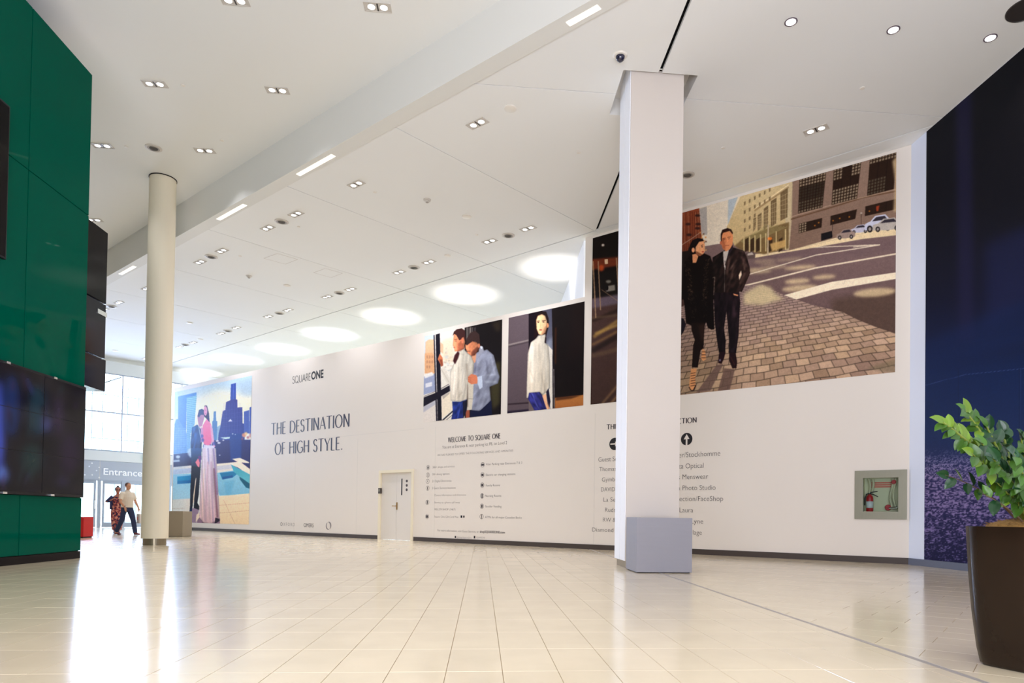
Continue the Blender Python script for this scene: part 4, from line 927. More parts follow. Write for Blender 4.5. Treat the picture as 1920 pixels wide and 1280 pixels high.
# left brick buildings
c3.poly([(1165, 400), (1277, 398), (1311, 390), (1318, 470), (1300, 520), (1165, 520)], (134, 68, 44), col2=(96, 50, 36))
c3.poly([(1311, 391), (1325, 387), (1326, 440), (1316, 440)], (160, 154, 150), .9, .3)
for x in range(1278, 1312, 4): c3.line([(x, 396), (x + 1, 470)], .9, (64, 34, 26), .7)
for x in (1282, 1290, 1304, 1309): c3.line([(x, 398), (x + 2, 456)], .8, (200, 150, 116), .6)
for x, y in ((1290, 420), (1308, 404), (1309, 420), (1292, 440), (1308, 428)): c3.ell(x, y, 5, 2.5, (44, 26, 24), .85, .4)
c3.line([(1277, 460), (1300, 445), (1318, 432)], 1.2, (176, 150, 130), .8)
for k in range(16): c3.ell(rng.uniform(1310, 1325), rng.uniform(432, 476), 1.6, 1.6, [(196, 130, 70), (90, 60, 44), (200, 160, 110)][k % 3], .9, .3)
# dark street part at the left of the column
c3.poly([(1100, 430), (1200, 400), (1200, 560), (1100, 560)], (22, 14, 12))
c3.poly(XP(E2, [(80, 290), (320, 270), (320, 320), (80, 360)]), (104, 48, 28), .95, 1.5); c3.poly(XP(E2, [(180, 290), (200, 288), (202, 318), (182, 320)]), (196, 170, 140)); c3.ell(*X(E2, 170, 200), 2.6, 2.4, (226, 214, 200), .95, .6)
c3.ell(*X(E2, 160, 345), 5, 6, (176, 74, 36), .9, 1.5); c3.poly(XP(E2, [(100, 380), (320, 350), (320, 510), (100, 540)]), (24, 18, 16), .95, 2)
c3.poly(XP(E2, [(190, 460), (245, 450), (248, 485), (190, 495)]), (132, 126, 118), .9, .6); c3.ell(*X(E2, 205, 430), 5, 3, (120, 116, 108), .9, .8); c3.ell(*X(E2, 195, 470), 3, 5, (20, 14, 14))
c3.poly([(1100, 560), (1285, 545), (1285, 775), (1100, 775)], (70, 50, 46), col2=(58, 42, 38))
c3.poly(XP(E2, [(100, 540), (320, 500), (320, 560), (100, 600)]), (96, 84, 96), .9, 2)
for a, b, w, cc in (((110, 780), (290, 660), 6, (142, 112, 62)), ((120, 760), (300, 690), 5, (160, 130, 74)), ((100, 680), (290, 600), 6, (36, 24, 20)), ((100, 870), (290, 760), 9, (30, 20, 18)), ((100, 830), (290, 730), 4, (120, 90, 56)), ((100, 660), (300, 640), 4, (90, 72, 54)), ((100, 900), (290, 850), 8, (86, 66, 52)), ((150, 1220), (300, 1040), 4, (120, 92, 66)), ((200, 1220), (300, 1110), 3, (150, 118, 84)), ((180, 1200), (300, 1080), 1, (30, 20, 18))): c3.line(XP(E2, [a, b]), w, cc, .75, 1.8)
for a, b, w in (((108, 300), (125, 660), 2.2), ((140, 300), (155, 610), 2.0), ((255, 280), (272, 570), 2.0), ((160, 480), (275, 560), .8)): c3.line(XP(E2, [a, b]), w, (150, 122, 96), .9, .2)
# cobbles
def cob_region():
    m = np.zeros(CX.shape, bool)
    top = np.interp(CX, [1165, 1277, 1340, 1392, 1430, 1470, 1495, 1525, 1580, 1610, 1640, 1678, 1690], [585, 575, 545, 535, 534, 553, 562, 572, 585, 600, 612, 625, 630])
    return (CY > top) & (CX > 1166)
mreg = cob_region()
yt = CY + .17 * (CX - 1420); d_ = np.maximum(yt - 402, 20); v = 6531 / d_ + .05 * np.sin(CX / 11.0 + CY / 17); row = np.floor(v)
u = (CX - 1400 + .1 * (CY - 600)) * 12 / d_ + .5 * (row % 2) + .2 * np.sin(row * 7.1); ui = np.floor(u)
hsh = np.abs(np.sin(row * 12.9898 + ui * 78.233) * 43758.5453) % 1; hs2 = np.abs(np.sin(row * 39.3 + ui * 11.1) * 24634.6) % 1
px_v = d_ * d_ / 6531; px_u = d_ / 13
dv = np.minimum(v - row, 1 - (v - row)) * px_v; du = np.minimum(u - ui, 1 - (u - ui)) * px_u
jw = np.clip(d_ / 260, .35, 1.1); edge = np.clip(np.minimum(dv / jw, du / (jw * .9)), 0, 1)
basec = np.stack([142 + 46 * hsh, 116 + 42 * hsh, 104 + 34 * hsh - 8 * hs2], -1)
warm = np.clip(1 - np.abs((CX - 1480) * .5 + (CY - 640)) / 120, 0, 1)[..., None]; basec = basec * (1 - .25 * warm) + np.array([214, 184, 140]) * .25 * warm
leftd = np.clip((CX - 1290) / 120, 0, 1)[..., None]; basec = basec * (.82 + .18 * leftd)
far_ = np.clip((d_ - 130) / 130, 0, 1)[..., None]; basec = basec * far_ + np.array([152, 128, 124]) * (1 - far_)
cobc = basec * (.35 + .65 * edge[..., None])
c3.a[mreg] = cobc[mreg].astype(np.float32)
c3.poly([(1395, 550), (1425, 533), (1445, 538), (1455, 552), (1470, 560), (1430, 572), (1395, 570)], (214, 196, 152), .75, 3)
c3.poly([(1660, 697), (1625, 690), (1690, 670), (1690, 700)], (110, 100, 78), .5, 2)
# shadows of the pair in the picture
c3.poly([(1344, 684), (1356, 682), (1332, 732), (1305, 736)], (96, 76, 70), .82, .5); c3.poly([(1358, 690), (1378, 692), (1368, 732), (1346, 732)], (92, 72, 66), .82, .5)
# woman in black fur
c3.poly(XP(A_, [(60, 650), (140, 640), (170, 560), (190, 700), (170, 1290), (40, 1290)]), (30, 22, 20)); c3.poly(XP(B_, [(30, 290), (75, 300), (105, 370), (80, 450), (35, 520)]), (30, 24, 32))
c3.poly(XP(A_, [(90, 800), (170, 700), (250, 650), (350, 670), (440, 710), (470, 800), (480, 1290), (60, 1290)]), (18, 11, 10))
c3.poly(XP(B_, [(60, -20), (430, -20), (435, 150), (445, 430), (410, 435), (365, 410), (345, 340), (330, 380), (290, 400), (160, 380), (105, 360), (85, 130)]), (16, 10, 10))
for k in range(150):
    t = rng.rand(); sd = rng.randint(0, 2)
    x = (110 + 60 * t + rng.uniform(-30, 40)) if sd else (410 - 40 * t + rng.uniform(-30, 30)); y = 740 + 560 * t
    c3.line(XP(A_, [(x, y), (x + rng.uniform(8, 26) * (1 if sd else -1), y + rng.uniform(4, 26))]), .6, (118, 96, 74), rng.uniform(.25, .8))
for k in range(50):
    x = rng.uniform(140, 220) if k % 2 else rng.uniform(300, 370); y = rng.uniform(0, 280); c3.line(XP(B_, [(x, y), (x + 12, y + 18)]), .5, (92, 74, 60), .5)
c3.poly(XP(A_, [(165, 700), (170, 560), (200, 500), (270, 470), (340, 480), (370, 540), (300, 520), (250, 600), (235, 700), (200, 760)]), (24, 14, 14))
c3.poly(XP(A_, [(245, 590), (290, 520), (355, 510), (368, 560), (362, 600), (370, 640), (350, 680), (300, 712), (255, 690), (240, 640)]), (216, 156, 114)); c3.poly(XP(A_, [(245, 640), (300, 670), (340, 690), (300, 712), (250, 695)]), (120, 70, 50), .8, .5)
c3.ell(*X(A_, 212, 630), 3, 4.5, (220, 156, 116)); c3.poly(XP(A_, [(200, 690), (245, 680), (280, 712), (250, 800), (205, 800)]), (210, 146, 106))
c3.line(XP(A_, [(315, 575), (345, 560)]), .9, (50, 24, 20)); c3.ell(*X(A_, 332, 588), 1.5, .8, (40, 20, 20)); c3.ell(*X(A_, 340, 654), 2.2, 1, (150, 36, 36))
c3.poly(XP(B_, [(165, 350), (330, 350), (320, 480), (315, 660), (280, 680), (245, 890), (175, 885), (190, 620), (210, 560), (170, 440)]), (26, 16, 14)); c3.poly(XP(B_, [(250, 380), (330, 360), (316, 560), (280, 560)]), (48, 32, 26), .6, 1.5)
for f_ in (((165, 900), (235, 900), (215, 1010), (220, 1110), (180, 1165), (140, 1150), (145, 1060)), ((300, 660), (335, 690), (345, 790), (310, 812), (285, 780))):
    c3.poly(XP(B_, f_), (196, 140, 96))
for k in range(6): c3.line(XP(B_, [(160, 960 + k * 30), (218, 950 + k * 30)]), 1.1, (34, 20, 22), .9)
c3.line(XP(B_, [(140, 1120), (160, 1160), (190, 1165), (222, 1100)]), 1.6, (28, 16, 20)); 
for k in range(3): c3.line(XP(B_, [(290, 700 + k * 36), (340, 700 + k * 36)]), 1.1, (34, 20, 22), .9)
# man in leather jacket
c3.poly(XP(A_, [(470, 730), (600, 650), (720, 590), (760, 600), (890, 640), (925, 720), (965, 860), (970, 940), (900, 1100), (860, 1190), (825, 1180), (815, 1290), (480, 1290), (470, 1000)]), (36, 25, 23))
c3.poly(XP(A_, [(820, 960), (850, 900), (860, 960), (825, 1040)]), (176, 156, 136))
for a, b, w, cc in (((700, 700), (660, 960), 4, (92, 70, 62)), ((790, 760), (700, 900), 3, (104, 80, 72)), ((860, 720), (930, 860), 5, (84, 62, 56)), ((900, 930), (830, 1080), 4, (92, 68, 60)), ((740, 940), (680, 1100), 3, (78, 58, 52)), ((560, 760), (540, 960), 4, (22, 14, 14)), ((830, 640), (890, 650), 1.5, (120, 96, 86)), ((760, 830), (720, 1020), 2.4, (110, 86, 76)), ((880, 800), (900, 900), 2.4, (116, 92, 80))): c3.line(XP(A_, [a, b]), w, cc, .7, 1.1)
c3.fold(XP(A_, [(470, 730), (600, 650), (720, 590), (760, 600), (890, 640), (925, 720), (965, 860), (970, 940), (900, 1100), (860, 1190), (825, 1180), (815, 1290), (480, 1290), (470, 1000)]), .4, 3.6, 9, .4, .5)
c3.poly(XP(A_, [(610, 650), (690, 630), (660, 740), (645, 800), (640, 900), (625, 860), (615, 760)]), (190, 178, 168)); c3.line(XP(A_, [(635, 770), (640, 840)]), 1.0, (60, 50, 50)); c3.line(XP(A_, [(632, 860), (628, 1190)]), .6, (120, 110, 104))
c3.poly(XP(A_, [(690, 620), (735, 560), (745, 600), (690, 700), (660, 740)]), (44, 34, 40))
c3.poly(XP(A_, [(590, 560), (582, 470), (600, 400), (680, 380), (735, 400), (742, 470), (735, 560), (700, 620), (650, 650), (605, 610)]), (208, 136, 94))
c3.poly(XP(A_, [(585, 480), (620, 470), (640, 560), (640, 640), (600, 600)]), (150, 84, 58), .75, 1); c3.poly(XP(A_, [(580, 520), (576, 420), (600, 360), (670, 336), (720, 355), (742, 400), (735, 420), (700, 375), (610, 400), (595, 440), (590, 520)]), (44, 24, 20))
for a, b, w, cc in (((605, 476), (642, 470), 1.1, (70, 34, 26)), ((668, 462), (710, 455), 1.1, (90, 48, 36)), ((612, 492), (640, 490), .8, (44, 24, 24)), ((674, 482), (700, 478), .8, (60, 36, 34)), ((650, 480), (646, 535), 1.2, (166, 96, 66)), ((634, 572), (690, 566), 1.1, (150, 76, 62))): c3.line(XP(A_, [a, b]), w, cc, .9, .15)
c3.ell(*X(A_, 580, 535), 1.6, 3.6, (176, 96, 70))
c3.poly(XP(B_, [(435, -10), (745, -10), (755, 110), (740, 360), (735, 500), (705, 715), (615, 712), (620, 560), (605, 380), (590, 215), (560, 420), (580, 560), (575, 705), (500, 710), (475, 560), (450, 360)]), (26, 18, 22)); c3.line(XP(B_, [(690, 60), (680, 330)]), 7, (52, 38, 42), .5, 2)
c3.fold(XP(B_, [(435, -10), (745, -10), (755, 110), (740, 360), (735, 500), (705, 715), (615, 712), (620, 560), (605, 380), (590, 215), (560, 420), (580, 560), (575, 705), (500, 710), (475, 560), (450, 360)]), .4, 3, 10, .1, .4)
c3.poly(XP(B_, [(505, 700), (580, 700), (560, 780), (530, 845), (490, 835), (495, 760)]), (34, 18, 22)); c3.poly(XP(B_, [(622, 710), (700, 715), (718, 820), (710, 895), (660, 900), (620, 800)]), (34, 18, 20)); c3.ell(*X(B_, 512, 800), 1.4, 2.2, (150, 150, 180), .8, .4); c3.line(XP(B_, [(640, 760), (690, 860)]), .8, (90, 50, 44), .8, .3)
c3.poly(XP(B_, [(668, 0), (730, 16), (728, 32), (680, 20)]), (214, 148, 110))
c3.line(XP(A_, [(470, 1000), (500, 990), (485, 1230)]), 1.0, (140, 124, 112), .8)
c3.noise(.05, .7); c3.noise(.03, 4)
sa_, _ = wsz(1109.5, 600); sb_, _ = wsz(1679.5, 500)
c3.finish(); pr = print_grid('wall_mural', wall_fn(.004), sa_, sb_, PZ0, 8.03, 760, 560, c3, MV, gain=GAIN)
tag(pr, 'large printed picture of a couple in black walking on cobbles beside a city street', 'mural')

# ---- dark blue mural on the right wall: night blue over a glittering surface
c4 = Canvas(1725, 60, 1925, 1085, 1.6, (14, 10, 32))
CX, CY = np.meshgrid(c4.X, c4.Y)
tt = np.interp(CY, [60, 380, 560, 700, 820, 900, 1085], [0, 1, 2, 3, 4, 5, 6])
cr_ = [(5, 3, 8), (7, 5, 18), (11, 14, 44), (14, 38, 88), (28, 48, 98), (52, 50, 98), (24, 20, 60)]
for ch in range(3): c4.a[..., ch] = np.interp(tt, range(7), [q[ch] for q in cr_])
c4.poly([(1790, 150), (1822, 150), (1826, 640), (1798, 640)], (38, 34, 76), .6, 6); c4.poly([(1846, 460), (1930, 420), (1930, 560), (1850, 620)], (36, 44, 96), .5, 12)
c4.poly([(1735, 640), (1925, 560), (1925, 640), (1735, 690)], (16, 40, 92), .5, 8)
for (a, b) in (((1735, 722), (1810, 702)), ((1810, 702), (1925, 690))): c4.line([a, b], 1.0, (70, 90, 150), .7, .3)
for x in (1797, 1911): c4.line([(x, 690), (x, 850)], 1.4, (14, 30, 72), .8, .3); c4.line([(x + 3, 690), (x + 3, 850)], .6, (60, 84, 140), .6)
h_, w_ = CX.shape
def vnoise(cx_, cy_):
    gh, gw = int(h_ / cy_) + 3, int(w_ / cx_) + 3; g_ = rng.rand(gh, gw); yy = np.arange(h_) / cy_; xx = np.arange(w_) / cx_
    y0 = yy.astype(int); x0 = xx.astype(int); fy = (yy - y0)[:, None]; fx = (xx - x0)[None]
    return g_[y0][:, x0] * (1 - fy) * (1 - fx) + g_[y0 + 1][:, x0] * fy * (1 - fx) + g_[y0][:, x0 + 1] * (1 - fy) * fx + g_[y0 + 1][:, x0 + 1] * fy * fx
n1 = np.where(CY < 900, vnoise(2.6, 1.4), vnoise(4.2, 2.0)); n2 = vnoise(11, 5); spk = np.clip((n1 * .75 + n2 * .25 - np.interp(CY, [820, 860, 930, 1000, 1040, 1085], [.75, .42, .40, .48, .58, .66])) * 5, 0, 1)
spk *= np.clip((CY - 838) / 30, 0, 1)
sc_ = np.stack([np.interp(CY, [840, 900, 1000, 1085], q) for q in ([150, 182, 156, 118], [148, 158, 136, 118], [196, 208, 196, 176])], -1)
for y in range(850, 1050, 17):
    spk *= 1 - .6 * np.exp(-((CY - (y + .02 * (CX - 1733))) / 1.2) ** 2)
c4.a = c4.a * (1 - .85 * spk[..., None]) + sc_.astype(np.float32) * .85 * spk[..., None]
c4.noise(.06, 1.0)
y1_ = float(onplane(1735, 700, (XW, 0, 0), (1, 0, 0))[1])
pr = print_grid('wall_mural', lambda y, z: np.stack([np.full_like(y, XW - .004), y, z], -1), y1_, 6.0, .126, ZL - .01, 420, 620, c4, MV, gain=.72)
tag(pr, 'dark navy printed mural above a glittering violet surface, on the right wall', 'mural')

# ---- video wall on the green block
c5 = Canvas(-420, 560, 165, 1010, .8, (9, 7, 15))
c5.noise(.35, 30)
for cx, cy, rx, ry, cc, a in ((-2, 800, 10, 90, (60, 80, 190), .9), (4, 890, 10, 16, (96, 130, 220), .8), (22, 760, 16, 60, (20, 40, 90), .8), (70, 770, 18, 50, (20, 52, 66), .7), (88, 795, 10, 16, (56, 60, 110), .8), (110, 780, 10, 40, (48, 34, 62), .7), (60, 860, 22, 30, (16, 44, 44), .7), (130, 850, 18, 40, (30, 16, 44), .7), (118, 902, 10, 6, (60, 50, 110), .6), (-80, 800, 50, 80, (40, 70, 170), .8), (-200, 780, 60, 70, (20, 60, 90), .7)):
    c5.ell(cx, cy, rx, ry, cc, a, 7)
for k in range(60):
    x, y = rng.uniform(-200, 150), rng.uniform(700, 920); c5.ell(x, y, rng.uniform(1, 5), rng.uniform(6, 26), [(36, 44, 96), (20, 40, 46), (44, 26, 56), (12, 10, 22)][k % 4], .5, 2.5, rot=rng.uniform(-.4, .4))
MS = mat_vcol('video_picture', rough=.12, emit=.55, spec=.14)
vw_ = empty('video_wall', (GX, 11.95, 1.02), label='wide low video wall of dark tiled screens set into the green glass', cat='screen')
MB().bevbox(-.02, .05, -7.35, .0, 0, 1.86, .004).build('screen_case', 'screenframe', vw_)
vy = [GY - .05 - k * 1.07 for k in range(8)]
for k in range(7):
    for r in range(3):
        ya, yb = vy[k] - .006, vy[k + 1] + .006; za, zb = 1.06 + r * .595 + .004, 1.06 + (r + 1) * .595 - .004
        pm = print_grid('screen_tile', lambda y, z: np.stack([np.full_like(y, GX + .053), y, z], -1) - np.array([GX, 11.95, 1.02]), yb, ya, za, zb, 24, 16, c5, MS, vw_)
        # colours are sampled at the true place, so refresh them in world space
        P = np.array([v.co for v in pm.data.vertices]) + np.array([GX, 11.95, 1.02]); D = P - CP; z = D @ FW
        z = np.maximum(z, .5); cc = c5.sample(PX + F * (D @ RT) / z, PY - F * (D @ UP) / z) / 255; cc = ((cc + .055) / 1.055) ** 2.4
        pm.data.color_attributes['print'].data.foreach_set('color', np.concatenate([cc, np.ones((len(cc), 1))], 1).astype(np.float32).ravel())
for yy_ in (-.85, -1.9, -2.95):
    MB().bevbox(.05, .075, yy_ - .04, yy_ + .04, 1.83, 1.86, .002).build('clip', 'chrome', vw_); MB().bevbox(.05, .075, yy_ - .04, yy_ + .04, .0, .03, .002).build('clip', 'chrome', vw_)

# ================================================================== lettering
def text_mesh(txt, bold=0.0, thin=0.0, space=1.0):
    cu = bpy.data.curves.new('txt', 'FONT'); cu.body = txt; cu.size = 1; cu.offset = bold - thin; cu.space_character = space; cu.resolution_u = 3
    o = bpy.data.objects.new('txt', cu); COL.objects.link(o); dg = bpy.context.evaluated_depsgraph_get(); dg.update()
    me = bpy.data.meshes.new_from_object(o.evaluated_get(dg)); 
    v = np.array([tuple(q.co) for q in me.vertices]); f = [tuple(p.vertices) for p in me.polygons]
    bpy.data.objects.remove(o); bpy.data.curves.remove(cu); bpy.data.meshes.remove(me)
    return v, f
def fit(v, x0, x1, z0, z1, full=None):
    """scale a text mesh to a box; `full` is the untrimmed cap box so descenders keep their place"""
    a, b = v[:, 0].min(), v[:, 0].max()
    lo, hi = full if full else (v[:, 1].min(), v[:, 1].max())
    return np.stack([x0 + (v[:, 0] - a) / (b - a) * (x1 - x0), z0 + (v[:, 1] - lo) / (hi - lo) * (z1 - z0)], -1)
CAP = {}
def capbox():
    if 'c' not in CAP: v, f = text_mesh('H'); CAP['c'] = (float(v[:, 1].min()), float(v[:, 1].max()))
    return CAP['c']
def wall_text(mb, txt, xl, yb, xr, yt, thin=.012, bold=0, off=.0035, space=1.0):
    """text on the hoarding; xl,yb = foot of the first letter, xr = right end, yt = cap height at the left (photograph pixels)"""
    v, f = text_mesh(txt, bold, thin, space); s0, z0 = wsz(xl, yb); _, z1 = wsz(xl, yt)
    s1 = wsz(xr, yb - (xr - xl) * .1)[0]
    q = fit(v, s0, s1, z0, z1, capbox()); mb.add([tuple(wpt(a, b, off)) for a, b in q], f)
ang0 = math.atan2(WD[1], WD[0])
# a stroke alphabet: fine horizontals, heavy verticals
def arc(cx, cy, rx, ry, a0, a1, n=12): return [(cx + rx * math.cos(math.radians(a0 + (a1 - a0) * k / n)), cy + ry * math.sin(math.radians(a0 + (a1 - a0) * k / n))) for k in range(n + 1)]
ST = {
 'T': (.56, [[(0, 1), (.56, 1)], [(.28, 1), (.28, 0)]]), 'H': (.56, [[(.05, 0), (.05, 1)], [(.51, 0), (.51, 1)], [(.05, .55), (.51, .55)]]),
 'E': (.40, [[(.05, 0), (.05, 1)], [(.05, 1), (.38, 1)], [(.05, .52), (.34, .52)], [(.05, 0), (.40, 0)]]), 'D': (.60, [[(.05, 0), (.05, 1)], [(.05, 1)] + arc(.2, .5, .37, .5, 90, -90) + [(.05, 0)]]),
 'S': (.40, [arc(.2, .76, .17, .24, 25, 190, 8) + arc(.2, .27, .18, .27, 110, -160, 12)[0:]]), 'I': (.10, [[(.05, 0), (.05, 1)]]),
 'N': (.58, [[(.05, 0), (.05, 1)], [(.05, 1), (.53, 0)], [(.53, 0), (.53, 1)]]), 'A': (.58, [[(0, 0), (.30, 1)], [(.30, 1), (.58, 0)], [(.1, .33), (.48, .33)]]),
 'O': (.72, [arc(.36, .5, .33, .5, 0, 360, 24)]), 'F': (.38, [[(.05, 0), (.05, 1)], [(.05, 1), (.38, 1)], [(.05, .52), (.34, .52)]]),
 'G': (.64, [arc(.36, .5, .33, .5, 45, 330, 20) + [(.6, .45), (.42, .45)]]), 'Y': (.54, [[(0, 1), (.27, .45)], [(.54, 1), (.27, .45)], [(.27, .45), (.27, 0)]]),
 'L': (.38, [[(.05, 1), (.05, 0)], [(.05, 0), (.38, 0)]]), '.': (.14, [[(.07, 0), (.07, .07)]]), 'W': (.84, [[(0, 1), (.22, 0)], [(.22, 0), (.42, 1)], [(.42, 1), (.62, 0)], [(.62, 0), (.84, 1)]]),
 'C': (.58, [arc(.36, .5, .33, .5, 50, 310, 20)]), 'M': (.72, [[(.03, 0), (.1, 1)], [(.1, 1), (.36, 0)], [(.36, 0), (.62, 1)], [(.62, 1), (.69, 0)]]),
 'Q': (.76, [arc(.36, .5, .33, .5, 0, 360, 24), [(.42, .22), (.74, -.08)]]), 'U': (.56, [[(.05, 1), (.05, .3)] + arc(.28, .3, .23, .3, 180, 360, 10) + [(.51, 1)]]),
 'R': (.46, [[(.05, 0), (.05, 1)], [(.05, 1)] + arc(.2, .76, .2, .24, 90, -90, 8) + [(.05, .52)], [(.2, .52), (.46, 0)]]), ' ': (.26, []),
}
def stroke_text(mb, txt, xl, yb, xr, yt, thick, thin, gap=.13, slope=.1, off=.0035):
    s0, z0 = wsz(xl, yb); z1 = wsz(xl, yt)[1]; s1 = wsz(xr, yb - (xr - xl) * slope)[0]
    stroke_st(mb, txt, s0, s1, z0, z1, thick, thin, gap, off)
def stroke_st(mb, txt, s0, s1, z0, z1, thick, thin, gap=.13, off=.0035):
    tot = sum(ST[c][0] + gap for c in txt) - gap; kx = (s1 - s0) / tot; kz = z1 - z0; x = 0; n = [0]
    for ch in txt:
        w, sts = ST[ch]
        for st in sts:
            pts = [(s0 + (x + a) * kx, z0 + b * kz) for a, b in st]
            L = []; R_ = []
            for i, p in enumerate(pts):
                q = pts[min(i + 1, len(pts) - 1)]; r = pts[max(i - 1, 0)]; dx, dz = q[0] - r[0], q[1] - r[1]; l = math.hypot(dx, dz) or 1
                ver = abs(dz) / l; wd = (thin + (thick - thin) * ver ** 2) / 2
                if ch in 'NMWAY' and dx * dz > 0: wd = thin / 2 * 1.2
                nx, nz = -dz / l * wd, dx / l * wd; L.append((p[0] + nx, p[1] + nz)); R_.append((p[0] - nx, p[1] - nz))
            v = [tuple(wpt(a, b, off + n[0] % 3 * .0002)) for a, b in L + R_]; k = len(pts); n[0] += 1
            mb.add(v, [(i, i + 1, k + i + 1, k + i) for i in range(k - 1)])
        x += w + gap
def words(txt, xl, yb, xr, yt, thick, thin, gap, slope, name, m, parent):
    # one mesh per word, all on one baseline
    tot = sum(ST[c][0] + gap for c in txt) - gap; pos = 0
    for w in txt.split(' '):
        ww = sum(ST[c][0] + gap for c in w) - gap; mb = MB(); k0, k1 = pos / tot, (pos + ww) / tot
        s0, z0 = wsz(xl, yb); z1 = wsz(xl, yt)[1]; s1 = wsz(xr, yb - (xr - xl) * slope)[0]
        stroke_st(mb, w, s0 + (s1 - s0) * k0, s0 + (s1 - s0) * k1, z0, z1, thick, thin, gap); mb.build(name, m, parent); pos += ww + gap + ST[' '][0] + gap
def lettering(name, mb, m, label):
    o = mb.build(name, m); 
    tag(o, label, 'lettering'); return o
t = MB(); stroke_text(t, 'SQUARE', 548.5, 719, 582.5, 706, .024, .02, .09, .2)
lg = lettering('wall_logo', t, 'ink', 'thin and bold black logotype high on the white hoarding')
t = MB(); wall_text(t, 'ONE', 583.5, 711.5, 606.5, 697.5, thin=-.035, off=.0035); o = t.build('bold_letters', 'ink', lg)
hd = empty('headline', wpt(wsz(508.5, 815.5)[0], wsz(508.5, 852)[1], .0), ang0, label='two-line dark headline in tall thin capitals across the white hoarding', cat='lettering')
hd.location = (0, 0, 0); hd.rotation_euler = (0, 0, 0)
words('THE DESTINATION', 508.5, 815.5, 655, 794, .078, .026, .12, .13, 'headline_word', 'inknavy', hd); words('OF HIGH STYLE.', 515.5, 852.5, 642, 831, .078, .026, .12, .09, 'headline_word', 'inknavy', hd)
C2 = (470, 660, 3.459)
t = MB(); stroke_text(t, 'O', 526, 985.5, 529.5, 979, .03, .02, 0, 0); wall_text(t, 'XFORD', 531.5, 985.6, 552.5, 979.3, thin=.01, space=1.5); lettering('sponsor_name', t, 'inkmid', 'small widely spaced grey capitals near the foot of the hoarding, first of three marks')
t = MB(); wall_text(t, 'OMERS', 569.5, 987.5, 588, 980.5, thin=.0); lettering('sponsor_name', t, 'inkgrey', 'small dark condensed capitals near the foot of the hoarding, middle of three marks')
s_, z_ = wsz(616, 985.3); t = MB()
for a0, a1, r, w in ((-60, 100, .135, .03), (120, 290, .135, .022)):
    pts = arc(0, 0, r, r * .95, a0, a1, 16); v = []; 
    for i, p in enumerate(pts): u = math.sin(math.pi * i / 16) * w + .004; l = math.hypot(*p); v += [tuple(wpt(s_ + p[0] * (1 + u / l), z_ + p[1] * (1 + u / l), .0035)), tuple(wpt(s_ + p[0] * (1 - u / l), z_ + p[1] * (1 - u / l), .0035))]
    t.add(v, [(2 * i, 2 * i + 1, 2 * i + 3, 2 * i + 2) for i in range(16)])
lettering('sponsor_mark', t, 'inkmid', 'small grey swirl circle mark near the foot of the hoarding beside the double door')

# welcome panel
W_ = (770, 800, 5.567)
def wx(x, y): return X(W_, x, y)
t = MB(); a = wx(392, 162); b = wx(937, 0); stroke_text(t, 'WELCOME TO SQUARE ONE', a[0], a[1], b[0], wx(0, 112)[1], .027, .012, .12, .075)
wh = lettering('welcome_notice', t, 'inkgrey', 'welcome notice in small black print, services listed beside round icons')
for part, rows in (('notice_line', [('You are at Entrance 8, near parking lot P8, on Level 2', 330, 228, 1005, 198, .012), ('WE ARE PLEASED TO OFFER THE FOLLOWING SERVICES AND AMENITIES', 280, 306, 1068, 286, .02)]),
    ('service_line', [('300+ shops and services', 230, 432, 460, 410, .02), ('50+ dining options', 228, 505, 405, 484, .02), ('21 Digital Directories', 225, 578, 425, 554, .02), ('3 Guest Services locations', 225, 650, 470, 627, .02), ('Centre information and directions', 250, 722, 578, 702, .02), ('Service is a phone call away', 250, 798, 513, 778, .02), ('905.279.SHOP (7467)', 250, 870, 467, 850, .02), ('Square One Gift Card Plus', 248, 946, 497, 926, .02)]),
    ('service_line', [('Valet Parking near Entrances 7 & 3', 785, 402, 1163, 380, .012), ('Electric car charging stations', 785, 512, 1093, 489, .012), ('Family Rooms', 785, 622, 933, 600, .012), ('Nursing Rooms', 780, 731, 945, 708, .012), ('Stroller Vending', 780, 841, 948, 818, .012), ('ATMs for all major Canadian Banks', 777, 952, 1160, 930, .012)]),
    ('notice_line', [('For more information, visit Guest Services or', 282, 1090, 712, 1068, .016), ('shopSQUAREONE.com', 722, 1104, 985, 1080, -.02), ('@shopSquareOne', 484, 1158, 636, 1142, .02), ('SQUAREONE', 684, 1160, 776, 1144, .02)])):
    for s, x0, yb, x1, yt, th in rows:
        t = MB(); a = wx(x0, yb); b = wx(x1, yb); v, f = text_mesh(s, 0, th); s0, z0 = wsz(*a); z1 = wsz(a[0], wx(0, yt)[1])[1]
        # rising rows follow the wall, so the right end is set in metres
        s1 = wsz(b[0], b[1])[0]; q = fit(v, s0, s1, z0, z1, capbox()); t.add([tuple(wpt(c_, d_, .0035)) for c_, d_ in q], f); t.build(part, 'inkgrey', wh)
def ring(mb, x, y, r, w=.012, fill=False):
    s, z = wsz(*wx(x, y)); n = 20; v = []
    if fill: v = [tuple(wpt(s + r * math.cos(2 * math.pi * k / n), z + r * math.sin(2 * math.pi * k / n), .0035)) for k in range(n)]; mb.add(v, [tuple(range(n))]); return
    for k in range(n): c_, q = math.cos(2 * math.pi * k / n), math.sin(2 * math.pi * k / n); v += [tuple(wpt(s + r * c_, z + r * q, .0035)), tuple(wpt(s + (r - w) * c_, z + (r - w) * q, .0035))]
    mb.add(v, [(2 * k, 2 * k + 1, (2 * k + 3) % (2 * n), (2 * k + 2) % (2 * n)) for k in range(n)])
def glyph(mb, x, y, w, h): s, z = wsz(*wx(x, y)); mb.add([tuple(wpt(s + a * w, z + b * h, .0036)) for a, b in ((-1, -1), (1, -1), (1, 1), (-1, 1))], [(0, 1, 2, 3)])
